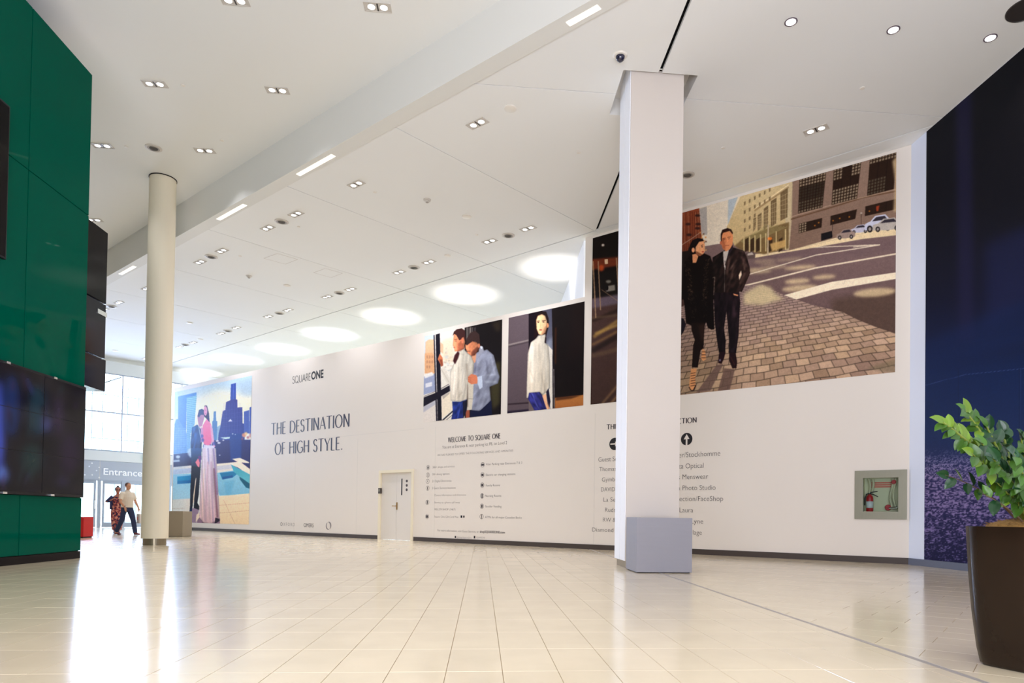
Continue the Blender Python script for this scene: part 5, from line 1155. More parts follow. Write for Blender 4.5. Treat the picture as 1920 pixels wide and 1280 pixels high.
for x, y, (gw, gh) in ((182, 425, (.03, .035)), (180, 502, (.012, .05)), (178, 568, (.008, .03)), (178, 640, (.016, .045)), (174, 787, (.02, .05)), (172, 935, (.05, .04)), (752, 395, (.055, .03)), (750, 500, (.045, .035)), (748, 608, (.045, .04)), (746, 720, (.022, .06)), (744, 828, (.03, .045)), (741, 936, (.014, .06))):
    t = MB(); ring(t, x, y, .074, .009); glyph(t, x, y, gw, gh); t.build('service_icon', 'inkgrey', wh)
t = MB(); glyph(t, 531, 936, .035, .035); glyph(t, 556, 936, .028, .03); glyph(t, 468, 1148, .03, .03); glyph(t, 667, 1150, .03, .036); t.build('small_icons', 'ink', wh)

# store directory either side of the square column
K_ = (1080, 740, 3.556)
def kx(x, y): return X(K_, x, y)
t = MB(); stroke_text(t, 'THIS', 1137.6, 805, 1160, 796, .027, .012, .12, .085)
dr = lettering('store_directory', t, 'inkgrey', 'store directory print with two arrows, partly hidden by the square column')
t = MB(); stroke_text(t, 'DIRECTION', 1247, 796.2, 1306, 787, .027, .012, .12, .085); t.build('directory_heading', 'inkgrey', dr)
for s, x0, yb, x1, yt in (('Guest Services', 150, 446, 360, 416), ('Thomas', 155, 510, 268, 482), ('Gymboree', 173, 578, 330, 551), ('DAVIDs', 168, 644, 272, 616), ('La Senza', 183, 712, 320, 684), ('Rudsak', 194, 780, 300, 752), ('RW & CO', 180, 846, 330, 818), ('Diamond C', 108, 911, 290, 884)):
    t = MB(); a, b = kx(x0, yb), kx(x1, yb); wall_text(t, s, a[0], a[1], b[0], kx(0, yt)[1], thin=.012); t.build('directory_line', 'inkgrey', dr)
for s, x0, yb, x1, yt in (('er/Stockhomme', 686, 418, 962, 384), ('ta Optical', 686, 492, 851, 459), ('s Menswear', 682, 564, 881, 531), ('a Photo Studio', 680, 636, 931, 604), ('lection/FaceShop', 682, 708, 981, 676), ('Laura', 691, 783, 781, 751), ('Lyne', 768, 857, 848, 826), ('Village', 735, 930, 839, 899)):
    t = MB(); a, b = kx(x0, yb), kx(x1, yb); wall_text(t, s, a[0], a[1], b[0], kx(0, yt)[1], thin=.012); t.build('directory_line', 'inkgrey', dr)
for (x, y, r, ang) in ((258, 327, .155, 0), (738, 295, .145, 90)):
    s, z = wsz(*kx(x, y)); n = 28
    dk_ = MB().add([tuple(wpt(s + r * math.cos(2 * math.pi * k / n), z + r * math.sin(2 * math.pi * k / n), .0035)) for k in range(n)], [tuple(range(n))]).build('arrow_disc', 'ink', dr)
    c_, q = math.cos(math.radians(ang)), math.sin(math.radians(ang)); P = [(-.8, -.1), (.1, -.1), (.1, -.42), (.66, 0), (.1, .42), (.1, .1), (-.8, .1)] if ang == 0 else [(-1, -.14), (.1, -.14), (-.02, -.5), (.8, 0), (-.02, .5), (.1, .14), (-1, .14)]
    MB().add([tuple(wpt(s + r * (u * c_ - v * q), z + r * (u * q + v * c_), .0042)) for u, v in P], [(0, 1, 5, 6), (2, 3, 4), (1, 2, 4, 5)]).build('arrow', 'wall', dk_)

# ================================================================== ceiling fittings
ang = math.atan2(WD[1], WD[0])
def light_label(i, U): return None
def double_light(x, y, z, rz, label, real=True, power=90, col=(.92, .92, 1.0), grp=None):
    o = empty('ceiling_light', (x, y, z), rz, label=label, cat='ceiling light', group=grp)
    fr = MB(); fr.bevbox(-.215, .215, -.1, -.085, -.012, .0, .002); fr.bevbox(-.215, .215, .085, .1, -.012, .0, .002); fr.bevbox(-.215, -.2, -.085, .085, -.012, 0, .002); fr.bevbox(.2, .215, -.085, .085, -.012, 0, .002)
    fr.build('rim', 'grille', o)
    MB().box(-.2, .2, -.085, .085, -.004, -.001).build('reflector_plate', 'housing', o)
    MB().box(-.012, .012, -.084, .084, -.0062, -.004).build('lamp_divider', 'housingdark', o)
    for sx in (-1, 1):
        MB().lathe([(.066, -.0045), (.07, -.009), (.058, -.009), (.058, -.0045)], (sx * .098, 0, 0), 20).build('lamp_ring', 'housing', o)
        MB().lathe([(.062, -.0085), (.062, -.005)], (sx * .098, 0, 0), 20).build('lamp', 'lamp', o)
    if real:
        l = bpy.data.lights.new('lamp_beam', 'SPOT'); l.energy = power; l.spot_size = math.radians(116); l.spot_blend = .9; l.shadow_soft_size = .06; l.color = col
        b = bpy.data.objects.new('lamp_beam', l); COL.objects.link(b); b.parent = o; b.location = (0, 0, -.05)
    return o
def lab(px, py, kind):
    return kind
UL = [((708, 13), 'at the top edge of the picture above the bulkhead'), ((440, 0), 'cut by the top edge of the picture, left of another'), ((290, 157), 'nearest the green wall on the upper ceiling'), ((520, 169), 'on the upper ceiling just left of the bulkhead'), ((192, 273), 'beside the green wall edge, left of a round speaker'), ((384, 282), 'on the upper ceiling right of a round speaker'), ((176, 412), 'half hidden by the green wall, farthest on the upper ceiling')]
for (px, py), w in UL:
    p = onz(px, py if py > 3 else 1, ZU); double_light(p[0], p[1], ZU, 0, 'twin square downlight ' + w)
p = onz(560, -190, ZU)
LL = [((895, 231), 'on the lower ceiling nearest the square column'), ((668, 345), 'alone in the ceiling panel beside the bulkhead'), ((555, 401), 'just right of a round speaker beside the bulkhead'), ((502, 427), 'just left of the larger speaker near the bulkhead'),
      ((416, 470), 'right of the speaker nearest the round column'), ((375, 491), 'closest to the right side of the round column'), ((990, 428), 'right of the speaker nearest the hoarding corner'), ((918, 452), 'left of the speaker nearest the hoarding corner'),
      ((804, 491), 'right of the second speaker along the dark ceiling slot'), ((748, 510), 'left of the second speaker along the dark ceiling slot'), ((657, 542), 'right of the third speaker along the dark ceiling slot'), ((613, 556), 'left of the third speaker along the dark ceiling slot'),
      ((540, 581), 'right of the fourth speaker along the dark ceiling slot'), ((503, 593), 'left of the fourth speaker along the dark ceiling slot'), ((1530, 243), 'alone above the right end of the big street picture'), ((443, 614), 'right of the fifth speaker along the dark ceiling slot'),
      ((414, 625), 'left of the fifth speaker along the dark ceiling slot'), ((223, 567), 'right of the speaker seen between green wall and round column'), ((195, 580), 'left of the speaker seen between green wall and round column'), ((275, 541), 'touching the left edge of the round column'),
      ((362, 642), 'right of the farthest speaker beside the dark ceiling slot'), ((337, 650), 'at the right edge of the round column, farthest away'), ((272, 672), 'small and far, at the left edge of the round column'), ((236, 684), 'right of the tiny speaker above the entrance glazing'), ((217, 692), 'left of the tiny speaker above the entrance glazing')]
for (px, py), w in LL:
    p = onz(px, py, ZL); double_light(p[0], p[1], ZL, ang, 'twin square downlight ' + w, real=py < 640, power=(140 if px < 700 else 215 if px < 1200 else 75))
def round_fit(name, px, py, z, r, label, cat, kind='grille'):
    p = onz(px, py, z); o = empty(name, (p[0], p[1], z), 0, label=label, cat=cat)
    shade(MB().lathe([(r * .82, -.02), (r, -.012), (r, 0)], n=28).build('rim', 'plastic' if kind != 'grille' else 'grille', o))
    if kind == 'grille':
        for k in range(4): MB().lathe([(r * (.74 - k * .18), -.022), (r * (.70 - k * .18), -.024), (r * (.66 - k * .18), -.02)], n=24).build('grille_ring', 'grilledark', o)
    return o
for (px, py), zz, r, w in (((288, 277), ZU, .17, 'on the upper ceiling between two twin downlights'), ((528, 415), ZL, .17, 'nearest the bulkhead on the lower ceiling'), ((396, 481), ZL, .17, 'nearest the round column, between two twin downlights'), ((953, 441), ZL, .17, 'nearest the hoarding corner'),
                       ((776, 501), ZL, .17, 'second along the dark ceiling slot'), ((636, 549), ZL, .17, 'third along the dark ceiling slot'), ((524, 587), ZL, .17, 'fourth along the dark ceiling slot'), ((427, 620), ZL, .17, 'fifth along the dark ceiling slot'), ((209, 574), ZL, .17, 'between the green wall and the round column'),
                       ((1289, 327), ZL, .15, 'touching the right edge of the square column'), ((347, 646), ZL, .17, 'farthest along the dark ceiling slot'), ((226, 688), ZL, .16, 'tiny, above the entrance glazing')):
    round_fit('ceiling_speaker', px, py, zz, r, 'round grey slatted ceiling speaker ' + w, 'speaker')
for (px, py), r, w in (((957, 203), .11, 'between the bulkhead and the square column'), ((875, 406), .12, 'in the middle of the wide lower ceiling panel'), ((839, 479), .09, 'beyond the row of lights near the dark slot'), ((538, 535), .11, 'in the second ceiling panel from the bulkhead'), ((356, 605), .11, 'just right of the round column'), ((376, 636), .10, 'far away beside the dark slot'), ((216, 657), .12, 'left of the round column, far back')):
    round_fit('cover_plate', px, py, ZL, r, 'plain round ceiling cover plate ' + w, 'cover plate', 'plate')
for (px, py), zz, w in (((801, 374), ZL, 'on the wide panel left of the square column'), ((467, 517), ZL, 'in the second panel near the round column')):
    p = onz(px, py, zz); o = empty('smoke_detector', (p[0], p[1], zz), 0, label='small round grey smoke detector ' + w, cat='smoke detector')
    MB().lathe([(.045, -.06), (.06, -.045), (.05, -.03), (.085, -.02), (.09, 0)], n=20).build('body', 'grille', o); MB().lathe([(.03, -.075), (.03, -.06)], n=12).build('sensor_cap', 'grilledark', o)
for (px, py), zz, w in (((237, 275), ZU, 'between green wall and upper speaker'), ((343, 160), ZU, 'beside the twin downlight on the upper ceiling'), ((703, 360), ZL, 'right of the lone twin downlight'), ((560, 425), ZL, 'near the speaker by the bulkhead'), ((1085, 286), ZL, 'left of the square column'), ((1356, 277), ZL, 'right of the square column'), ((1617, 165), ZL, 'near the ceiling joint at right'), ((894, 440), ZL, 'near the hoarding corner speaker'), ((450, 480), ZL, 'near the speaker by the round column'), ((416, 263), ZU, 'above the right twin downlight of the upper ceiling')):
    p = onz(px, py, zz); o = empty('sprinkler_head', (p[0], p[1], zz), 0, label='tiny white sprinkler cap ' + w, cat='sprinkler')
    MB().lathe([(.03, -.012), (.04, -.008), (.04, 0)], n=16).build('cap', 'plastic', o)
for k, (px, py) in enumerate(((1483, 41), (1675, 56), (1857, 71))):
    p = onz(px, py, ZL); o = empty('round_downlight', (p[0], p[1], ZL), 0, label=('round white downlight, nearest the square column', 'round white downlight, middle of the row of three', 'round white downlight beside the dark blue wall')[k], cat='ceiling light')
    shade(MB().lathe([(.066, -.004), (.082, -.012), (.092, -.006), (.092, 0)], n=32).build('trim_ring', 'lamptrim', o)); MB().lathe([(.070, -.0062), (.070, -.003)], n=28).build('lens', 'lamp', o)
    l = bpy.data.lights.new('lamp_beam', 'SPOT'); l.energy = 45; l.spot_size = math.radians(115); l.spot_blend = .8; l.shadow_soft_size = .06; l.color = (1, .9, .8)
    b = bpy.data.objects.new('lamp_beam', l); COL.objects.link(b); b.parent = o; b.location = (0, 0, -.05)
pc = onz(1163, 104, ZL); o = empty('dome_camera', (pc[0], pc[1], ZL), 0, label='dark dome security camera in white ring left of the square column', cat='camera')
shade(MB().lathe([(.075, -.022), (.10, -.018), (.115, 0)], n=32).build('mounting_ring', 'plastic', o)); shade(MB().lathe([(.012, -.1), (.04, -.09), (.062, -.065), (.072, -.035), (.073, -.02)], n=24).build('smoked_dome', 'dome', o)); MB().ell((0, -.02, -.06), (.03, .03, .03)).build('camera_eye', 'housing', o)
pc = onz(1922, 17, ZL); o = empty('round_opening', (pc[0] + .02, pc[1], ZL), 0, label='round black ceiling opening in the top right corner', cat='vent')
MB().lathe([(.235, -.004), (.24, -.012), (.252, -.008), (.252, 0)], n=40).build('trim_ring', 'housingdark', o); MB().lathe([(.237, -.003), (.237, -.001)], n=40).build('dark_throat', 'black', o)
for pts, w in (((495, 484, 535, 495, 558, 486, 520, 475), 'nearest the round column'), ((588, 511, 621, 520, 642, 512, 610, 503), 'farther from the round column')):
    q = [onz(pts[2 * k], pts[2 * k + 1], ZL) for k in range(4)]; c_ = sum(q) / 4; o = empty('access_panel', (c_[0], c_[1], ZL), 0, label='faint square access hatch in the lower ceiling, ' + w, cat='hatch'); mb = MB()
    for k in range(4):
        a, b = q[k] - c_, q[(k + 1) % 4] - c_; d_ = (b - a) / np.linalg.norm(b - a); n_ = np.array([-d_[1], d_[0], 0]) * .008
        mb.prism([tuple(v[:2]) for v in (a - n_, b - n_, b + n_, a + n_)], -.0025, -.0003)
    mb.build('hatch_joint', 'grille', o)
    MB().prism([tuple((v - c_)[:2] * .985) for v in q], -.002, -.0004).build('hatch_leaf', 'ceil', o)

# uplights fixed behind the low hoarding, washing the ceiling
for k, (px, py) in enumerate(((1043, 503), (873, 552), (733, 594), (618, 627), (530, 655), (445, 674), (375, 698))):
    p = onz(px, py, ZL); s_ = float((p - WA) @ WD); back = -float((p - WA) @ WN)
    o = empty('uplight', wpt(s_, 5.72, -back), ang); o.parent = wallb
    MB().lathe([(.10, -.16), (.12, -.1), (.12, 0)], n=20).build('housing', 'housing', o); MB().box(-.02, .02, -back + .14, -.1, -.12, -.08, lambda q: (q[0], -q[1], q[2])).build('arm', 'housing', o)
    l = bpy.data.lights.new('uplight_beam', 'SPOT'); l.energy = 330; l.spot_size = math.radians(60); l.spot_blend = 1.0; l.shadow_soft_size = .05; l.color = (1, .94, .88) if k < 3 else (.90, .94, 1)
    b = bpy.data.objects.new('uplight_beam', l); COL.objects.link(b); b.parent = o; b.location = (0, 0, .03); b.rotation_euler = (math.pi, 0, 0)

# ================================================================== entrance
EANG = math.atan2(e2[1], e2[0])
def etf(p): return tuple(EO + e2 * p[0] + en * p[1] + np.array([0, 0, p[2]]))
we = MB().box(-13, 14, -.25, -.02, 7.52, ZL + .1, etf).build('wall_entrance', 'whitepaint'); tag(we, kind='structure')
MB().box(-13, 14, -.2, .06, 3.23, 3.70, etf).build('lintel_band', 'whitepaint', we)
MB().box(5.6, 14, -.25, -.02, 0, 3.23, etf).build('side_wall', 'whitepaint', we); MB().box(-13, -3.2, -.25, -.02, 0, 3.23, etf).build('side_wall', 'whitepaint', we)
MB().box(4.62, 14, -.25, -.0, 3.7, 7.52, etf).build('side_wall', 'whitepaint', we)
wi = MB()
win1 = MB().box(-13, 4.62, -.12, -.06, 7.46, 7.52, etf).build('window_1', 'alu'); tag(win1, kind='structure')
mull = [-12, -9.6, -7.2, -4.0, -1.2, 1.58, 4.3]
for x in mull: MB().box(x - .03, x + .03, -.16, -.04, 3.7, 7.46, etf).build('mullion', 'alu', win1)
for z in (3.73, 5.60): MB().box(-13, 4.62, -.15, -.05, z - .035, z + .035, etf).build('transom', 'alu', win1)
MB().box(-13, 4.62, -.105, -.095, 3.7, 7.46, etf).build('window_pane', 'glass', win1)
for x in (.55, 1.0, 2.1, 2.6, 3.1): MB().box(x - .02, x + .02, -1.15, -1.05, 3.3, 7.5, etf).build('outer_mullion', 'alu', win1)
for z in (4.4, 6.6): MB().box(.4, 3.3, -1.12, -1.07, z - .02, z + .02, etf).build('outer_transom', 'alu', win1)
fs = MB().box(-3.2, 5.6, -.12, .02, 2.32, 3.225, etf).build('fascia_panel', 'fascia', we)
for x in (-2.0, .68, 3.3): MB().box(x - .008, x + .008, .02, .023, 2.32, 3.225, etf).build('fascia_joint', 'seam', we)
# entrance sign letters
sg_ = empty('entrance_sign', tuple(EO + e2 * .83 + en * .02 + np.array([0, 0, 2.66])), EANG, label='white raised word sign on the grey band above the entrance doors', cat='sign')
v, f = text_mesh('Entrance', .01, 0); x1_ = float((onplane(266, 893, EO, en) - EO) @ e2); zc0 = float(onplane(194, 889.5, EO, en)[2]); zc1 = float(onplane(194, 877.5, EO, en)[2]); x0_ = float((onplane(193.5, 889, EO, en) - EO) @ e2)
q = fit(v, x0_ - .83, x1_ - .83, zc0 - 2.66, zc1 - 2.66, capbox()); n_ = len(q)
MB().add([(a, -.03, b) for a, b in q], f).build('raised_letters', 'letter_white', sg_)
st = empty('star_dots', tuple(EO + en * .02 + np.array([0, 0, 2.66])), EANG, label='scatter of small white dots on the grey band left of the entrance sign', cat='sign')
for px, py in ((172.5, 868), (167.5, 874), (186, 876), (181, 882), (159, 890), (173, 890), (186, 895), (155, 876)):
    p = onplane(px, py, EO + en * .02, en); MB().lathe([(.035, 0), (.035, .012)], (float((p - EO) @ e2), .012, float(p[2]) - 2.66), 10, 'y').build('dot', 'letter_white', st)
xs = empty('exit_sign', tuple(onplane(268, 858, EO + en * .07, en)), EANG, label='small green exit sign left of the round column above the entrance', cat='sign')
MB().bevbox(-.02, .34, -.06, -.0, -.1, .12, .01).build('sign_body', 'exitgreen', xs)
# doors
def edoor(xa, xb, idx, swing=0):
    d_ = empty('door_%d' % idx, tuple(EO + e2 * xa), EANG, kind='structure'); w = xb - xa; m_ = MB(); t_ = .09
    m_.bevbox(0, t_, -.0, .05, .02, 2.25, .004); m_.bevbox(w - t_, w, .0, .05, .02, 2.25, .004); m_.bevbox(t_, w - t_, .0, .05, .02, .25, .004); m_.bevbox(t_, w - t_, .0, .05, 2.12, 2.25, .004)
    m_.build('door_rail', 'alu', d_); MB().box(t_, w - t_, .02, .03, .25, 2.12).build('glass_pane', 'glass', d_); MB().tube([(w - .06, -.06, .9), (w - .06, -.06, 1.3)], .015, 6).build('pull_handle', 'chrome', d_)
n = 3
for xa, xb in ((-3.1, -2.05), (-2.0, -.95), (-.85, .55), (.82, 1.68), (1.72, 2.62), (2.72, 3.72), (3.8, 4.7), (4.75, 5.55)):
    edoor(xa, xb, n - 1); n += 1
for x in (-3.15, -.9, .68, 1.7, 2.67, 3.76, 5.58): MB().box(x - .07, x + .07, -.06, .03, 0, 2.32, etf).build('door_post', 'alu', we)
MB().box(-3.2, 5.6, -.05, .02, 2.25, 2.32, etf).build('door_header', 'alu', we)
# vestibule behind the first doors, then paving outside
for x in (-.2, .3, 1.3, 2.2, 3.2): MB().box(x - .04, x + .04, -3.4, -3.3, 0, 2.6, etf).build('vestibule_post', 'alu', we)
MB().box(-3.2, 5.6, -3.45, -3.25, 2.4, 3.2, etf).build('vestibule_beam', 'whitepaint', we)
gd = MB().box(-60, 60, -70, -.25, -.06, -.008, etf).build('outdoor_paving', 'pave'); tag(gd, kind='structure')
# red panel peeping out behind the green wall
rp = onz(156, 1008, 0); o = empty('red_kiosk', (float(rp[0]) - .45, float(rp[1]) + .2, 0), 0, label='red cabinet peeping out behind the base of the green wall', cat='kiosk')
MB().bevbox(-.45, .45, -.2, .3, .03, .62, .01).build('cabinet', 'redkiosk', o); MB().box(-.43, .43, -.18, .28, 0, .03).build('foot', 'darkbase', o)

# ================================================================== people
def remesh(mb, name, m, voxel, parent, smooth=3):
    o = mesh('tmp', mb.v, mb.f, m); md = o.modifiers.new('r', 'REMESH'); md.mode = 'VOXEL'; md.voxel_size = voxel; s = o.modifiers.new('s', 'SMOOTH'); s.iterations = smooth; s.factor = .5
    dg = bpy.context.evaluated_depsgraph_get(); dg.update(); me = bpy.data.meshes.new_from_object(o.evaluated_get(dg)); bpy.data.objects.remove(o)
    for p in me.polygons: p.use_smooth = True
    me.materials.clear(); me.materials.append(MT[m]); return link(name, me, parent)
def hand(mb, w, d, side):
    """w wrist, d direction of the hand; five bent fingers"""
    w = Vector(w); d = Vector(d).normalized(); a = d.cross(Vector((side, .2, 0.1))).normalized(); b = d.cross(a).normalized()
    mb.tube([w, w + d * .04, w + d * .09], [(.024, .018), (.038, .016), (.036, .013)], 8)
    for i, L in enumerate((.062, .075, .07, .055)):
        r = w + d * .085 + a * (-.027 + i * .018); mb.tube([r, r + d * L * .5 + b * .006, r + d * L * .85 + b * .022], [.0085, .008, .0065], 6)
    r = w + d * .025 + a * -.03; mb.tube([r, r + d * .03 - a * .022, r + d * .055 - a * .028 + b * .01], [.011, .0095, .008], 6)
def head(mb, c, yaw, R_=(.076, .094, .112)):
    c = Vector(c); cy, sy = math.cos(yaw), math.sin(yaw)
    def L(x, y, z): return (c.x + x * cy - y * sy, c.y + x * sy + y * cy, c.z + z)
    mb.ell(L(0, 0, .02), (R_[0], R_[1] * .95, R_[2] * .86)); mb.ell(L(0, .018, -.045), (R_[0] * .8, R_[1] * .72, R_[2] * .62))
    mb.tube([L(0, .085, .02), L(0, .105, -.012), L(0, .09, -.02)], [.008, .013, .012], 6)
    for s in (-1, 1): mb.ell(L(s * .078, -.005, 0), (.01, .018, .03), 8, 6)
    mb.ell(L(0, .082, -.052), (.024, .012, .008), 8, 6)
    return L
# -- man: cream polo, navy jeans, walking to the right
MP = onz(237, 1002.5, 0); mdir = math.atan2(-.42, .9) - math.pi / 2
man = empty('person', (MP[0], MP[1], 0), mdir, label='man in cream polo shirt and navy jeans walking beside a woman, carrying a paper bag', cat='person')
hipz = .92; RH = (.09, .0, hipz); LH = (-.09, 0, hipz)
rk, ra = (.10, -.10, .50), (.10, -.36, .12)      # rear leg (right)
lk, la = (-.09, .19, .50), (-.09, .30, .09)
b = MB()
b.tube([(0, 0, .86), (0, 0, .95), (0, .01, 1.1), (0, .02, 1.28), (0, .015, 1.42), (0, .01, 1.49)], [(.16, .11), (.165, .115), (.155, .115), (.18, .12), (.16, .1), (.06, .06)], 16)
b.tube([(0, .01, 1.44), (0, .02, 1.58)], [.058, .055], 10)
b.tube([RH, rk, ra], [.088, .06, .042], 10); b.tube([LH, lk, la], [.088, .06, .042], 10)
for (x, y, z), up_ in ((ra, .05), (la, .02)): b.tube([(x, y, z), (x, y + .03, max(.045, z - .06)), (x, y + .16, .035 if up_ < .04 else .03)], [.042, .042, .03], 8)
SR, SL = (.20, .0, 1.40), (-.20, .0, 1.40); er, wr = (.27, .02, 1.12), (.20, .16, .93); el, wl_ = (-.27, .06, 1.12), (-.27, .20, .92)
b.tube([SR, er, wr], [.052, .042, .028], 10); b.tube([SL, el, wl_], [.052, .042, .028], 10)
b.ell((.17, .0, 1.40), (.07, .06, .06)); b.ell((-.17, .0, 1.40), (.07, .06, .06))
hand(b, wr, (-.05, .06, -.5), 1); hand(b, wl_, (0, .12, -.5), -1)
Lh = head(b, (0, .035, 1.645), .0, (.084, .102, .118))
body = remesh(b, 'body', 'skin', .0095, man, 2)
b = MB(); b.tube([(0, 0, .93), (0, 0, 1.0), (0, .01, 1.12), (0, .02, 1.28), (0, .015, 1.41), (0, .01, 1.475), (0, .01, 1.52)], [(.19, .135), (.185, .135), (.178, .14), (.195, .138), (.175, .118), (.085, .08), (.07, .07)], 18)
b.ell((.18, 0, 1.395), (.082, .075, .072)); b.ell((-.18, 0, 1.395), (.082, .075, .072)); b.tube([SR, (.25, .01, 1.2)], [.07, .068], 10); b.tube([SL, (-.25, .06, 1.2)], [.07, .068], 10)
remesh(b, 'polo_shirt', 'polo', .011, man, 3)
b = MB(); b.tube([(0, 0, .80), (0, 0, .97)], [(.165, .12), (.172, .125)], 16); b.tube([RH, rk, (ra[0], ra[1] + .01, ra[2] - .01)], [.108, .08, .066], 12); b.tube([LH, lk, (la[0], la[1], la[2] - .02)], [.108, .08, .066], 12)
remesh(b, 'jeans', 'jeans', .011, man, 3)
for (x, y, z), t_ in ((ra, 1), (la, 0)):
    b = MB(); b.tube([(x, y - .03, .05 if not t_ else .06), (x, y + .05, .042), (x, y + .14, .036), (x, y + .2, .03)], [(.045, .045), (.048, .04), (.048, .034), (.03, .022)], 10); remesh(b, 'shoe', 'shoe', .009, man, 2)
b = MB(); b.ell(Lh(0, -.012, .045), (.08, .09, .088), 16, 10)
hb = MB(); 
for q in b.v: pass
hb.lathe([(.088, .0), (.091, .03), (.080, .07), (.054, .1), (.015, .114)], Lh(0, -.022, .02), 20); hb.build('short_hair', 'hairgrey', man, True)
for s in (-1, 1): MB().ell(Lh(s * .03, .088, .006), (.011, .008, .006), 8, 6).build('eye', 'hair', man, True)
MB().tube([tuple(Vector(wr) + Vector((.0, 0, .035))), tuple(Vector(wr) + Vector((.003, -.005, .055)))], [.034, .034], 12).build('wristwatch', 'chrome', man)
bagp = (Vector(wl_) + Vector((0, .06, -.1)))
bag = empty('paper_bag', tuple(man.matrix_basis @ Matrix.Identity(4) @ Vector((0, 0, 0))), 0, label='white paper carrier bag with red print hanging from the man\'s hand', cat='bag')
mw = Matrix.Translation(man.location) @ Matrix.Rotation(mdir, 4, 'Z'); bp_ = mw @ bagp; bag.location = (bp_.x, bp_.y, bp_.z - .42); bag.rotation_euler = (0, 0, mdir + 1.2)
b = MB(); b.box(-.15, .15, -.05, .05, 0, .32); b.build('bag_body', 'paper', bag); 
for s in (-.05, .05): MB().tube([(-.07, s, .32), (-.05, s * .6, .40), (0, s * .3, .425), (.05, s * .6, .40), (.07, s, .32)], .005, 5).build('bag_handle', 'paper', bag)
for s in (-1, 1): MB().bevbox(-.07, .0, -.052 if s < 0 else .05, -.05 if s < 0 else .052, .1, .22, .0005).build('bag_print', 'bagred', bag)
# -- woman: long patterned dress, navy cardigan, sunglasses, arm akimbo
WP = onz(219, 999.5, 0); wdir = math.atan2(-WP[1] - 2, -WP[0] + 6) - math.pi / 2 + math.pi * 0
face = math.atan2(0 - WP[1], 3 - WP[0]) - math.pi / 2
wo = empty('person', (WP[0], WP[1], 0), face, label='woman in long patterned dress, navy cardigan and sunglasses, hair up', cat='person')
b = MB(); b.tube([(0, 0, .82), (0, 0, .92), (0, .01, 1.05), (0, .02, 1.2), (0, .01, 1.33), (0, .0, 1.4)], [(.17, .13), (.165, .125), (.14, .11), (.155, .125), (.15, .1), (.055, .055)], 16); b.tube([(0, 0, 1.36), (0, .01, 1.49)], [.05, .048], 10)
b.tube([(.09, 0, .86), (.08, .03, .46), (.07, .0, .08)], [.085, .058, .038], 10); b.tube([(-.09, 0, .86), (-.07, .0, .46), (-.06, -.08, .08)], [.085, .058, .038], 10)
for x, y in ((.07, 0), (-.06, -.08)): b.tube([(x, y, .08), (x, y + .04, .04), (x, y + .15, .025)], [.036, .034, .024], 8)
ER, WR_ = (.34, -.02, 1.12), (.19, .07, 1.20); EL, WLW = (-.24, .02, 1.08), (-.12, .2, 1.12)
b.tube([(.17, 0, 1.31), ER, WR_], [.05, .042, .027], 10); b.tube([(-.17, 0, 1.31), EL, WLW], [.05, .04, .027], 10)
hand(b, WR_, (-.4, .2, .25), 1); hand(b, WLW, (.35, .3, .25), -1)
Lw = head(b, (0, .03, 1.56), 0.0, (.082, .098, .114))
remesh(b, 'body', 'skindark', .0095, wo, 2)
b = MB(); b.tube([(0, 0, .12), (0, 0, .45), (0, 0, .75), (0, 0, .92), (0, .01, 1.05), (0, .02, 1.2), (0, .01, 1.32)], [(.15, .13), (.20, .16), (.215, .17), (.20, .155), (.17, .135), (.175, .145), (.13, .1)], 20)
remesh(b, 'long_dress', 'dress', .012, wo, 3)
b = MB()
for s, e_, w_ in ((1, ER, WR_), (-1, EL, WLW)):
    b.tube([(s * .15, 0, 1.33), e_, tuple(Vector(e_) * .35 + Vector(w_) * .65)], [.068, .058, .048], 12); b.tube([(s * .14, -.02, 1.33), (s * .155, -.03, 1.1), (s * .165, -.03, .86)], [(.05, .11), (.045, .12), (.04, .12)], 12)
b.tube([(0, -.07, 1.33), (0, -.1, 1.1), (0, -.1, .86)], [(.13, .05), (.15, .05), (.15, .05)], 12)
remesh(b, 'cardigan', 'cardigan', .012, wo, 3)
hb = MB(); hb.lathe([(.088, -.03), (.091, .03), (.080, .075), (.054, .1), (.012, .118)], Lw(0, -.022, .015), 20); hb.ell(Lw(0, -.05, .13), (.045, .045, .035)); hb.build('hair', 'hair', wo, True)
sg2 = MB()
for s in (-1, 1): sg2.ell(Lw(s * .034, .086, .008), (.028, .012, .02), 12, 8); sg2.tube([Lw(s * .06, .07, .012), Lw(s * .08, 0, .01)], .004, 5)
sg2.tube([Lw(-.012, .094, .012), Lw(.012, .094, .012)], .004, 5); sg2.build('sunglasses', 'sunglass', wo, True)
for x, y in ((.07, 0), (-.06, -.08)): remesh(MB().tube([(x, y - .02, .035), (x, y + .06, .03), (x, y + .17, .022)], [(.04, .035), (.042, .03), (.03, .02)], 10), 'shoe', 'cardigan', .009, wo, 2)

# ================================================================== potted plant
PC = (3.05, 3.52)
pp = empty('potted_plant', (PC[0], PC[1], 0), math.radians(20), label='leafy green plant in a tall dark bronze planter at the right edge', cat='plant')
def squircle(r, z, n=40, e=5.0):
    out = []
    for k in range(n):
        a = 2 * math.pi * k / n; c_, s_ = math.cos(a), math.sin(a); q = (abs(c_) ** e + abs(s_) ** e) ** (-1 / e); out.append((r * q * c_, r * q * s_, z))
    return out
prof = [(.165, 0), (.18, .015), (.195, .1), (.215, .3), (.228, .5), (.236, .68), (.24, .775), (.24, .785), (.222, .785), (.215, .74)]
v = []; f = []; n = 40
for r, z in prof: v += squircle(r, z)
for i in range(len(prof) - 1):
    for k in range(n): a, b_ = i * n + k, i * n + (k + 1) % n; f.append((a, b_, b_ + n, a + n))
f.append(tuple(range(n - 1, -1, -1))); f.append(tuple((len(prof) - 1) * n + k for k in range(n)))
shade(mesh('planter', v, f, 'pot', pp), 50)
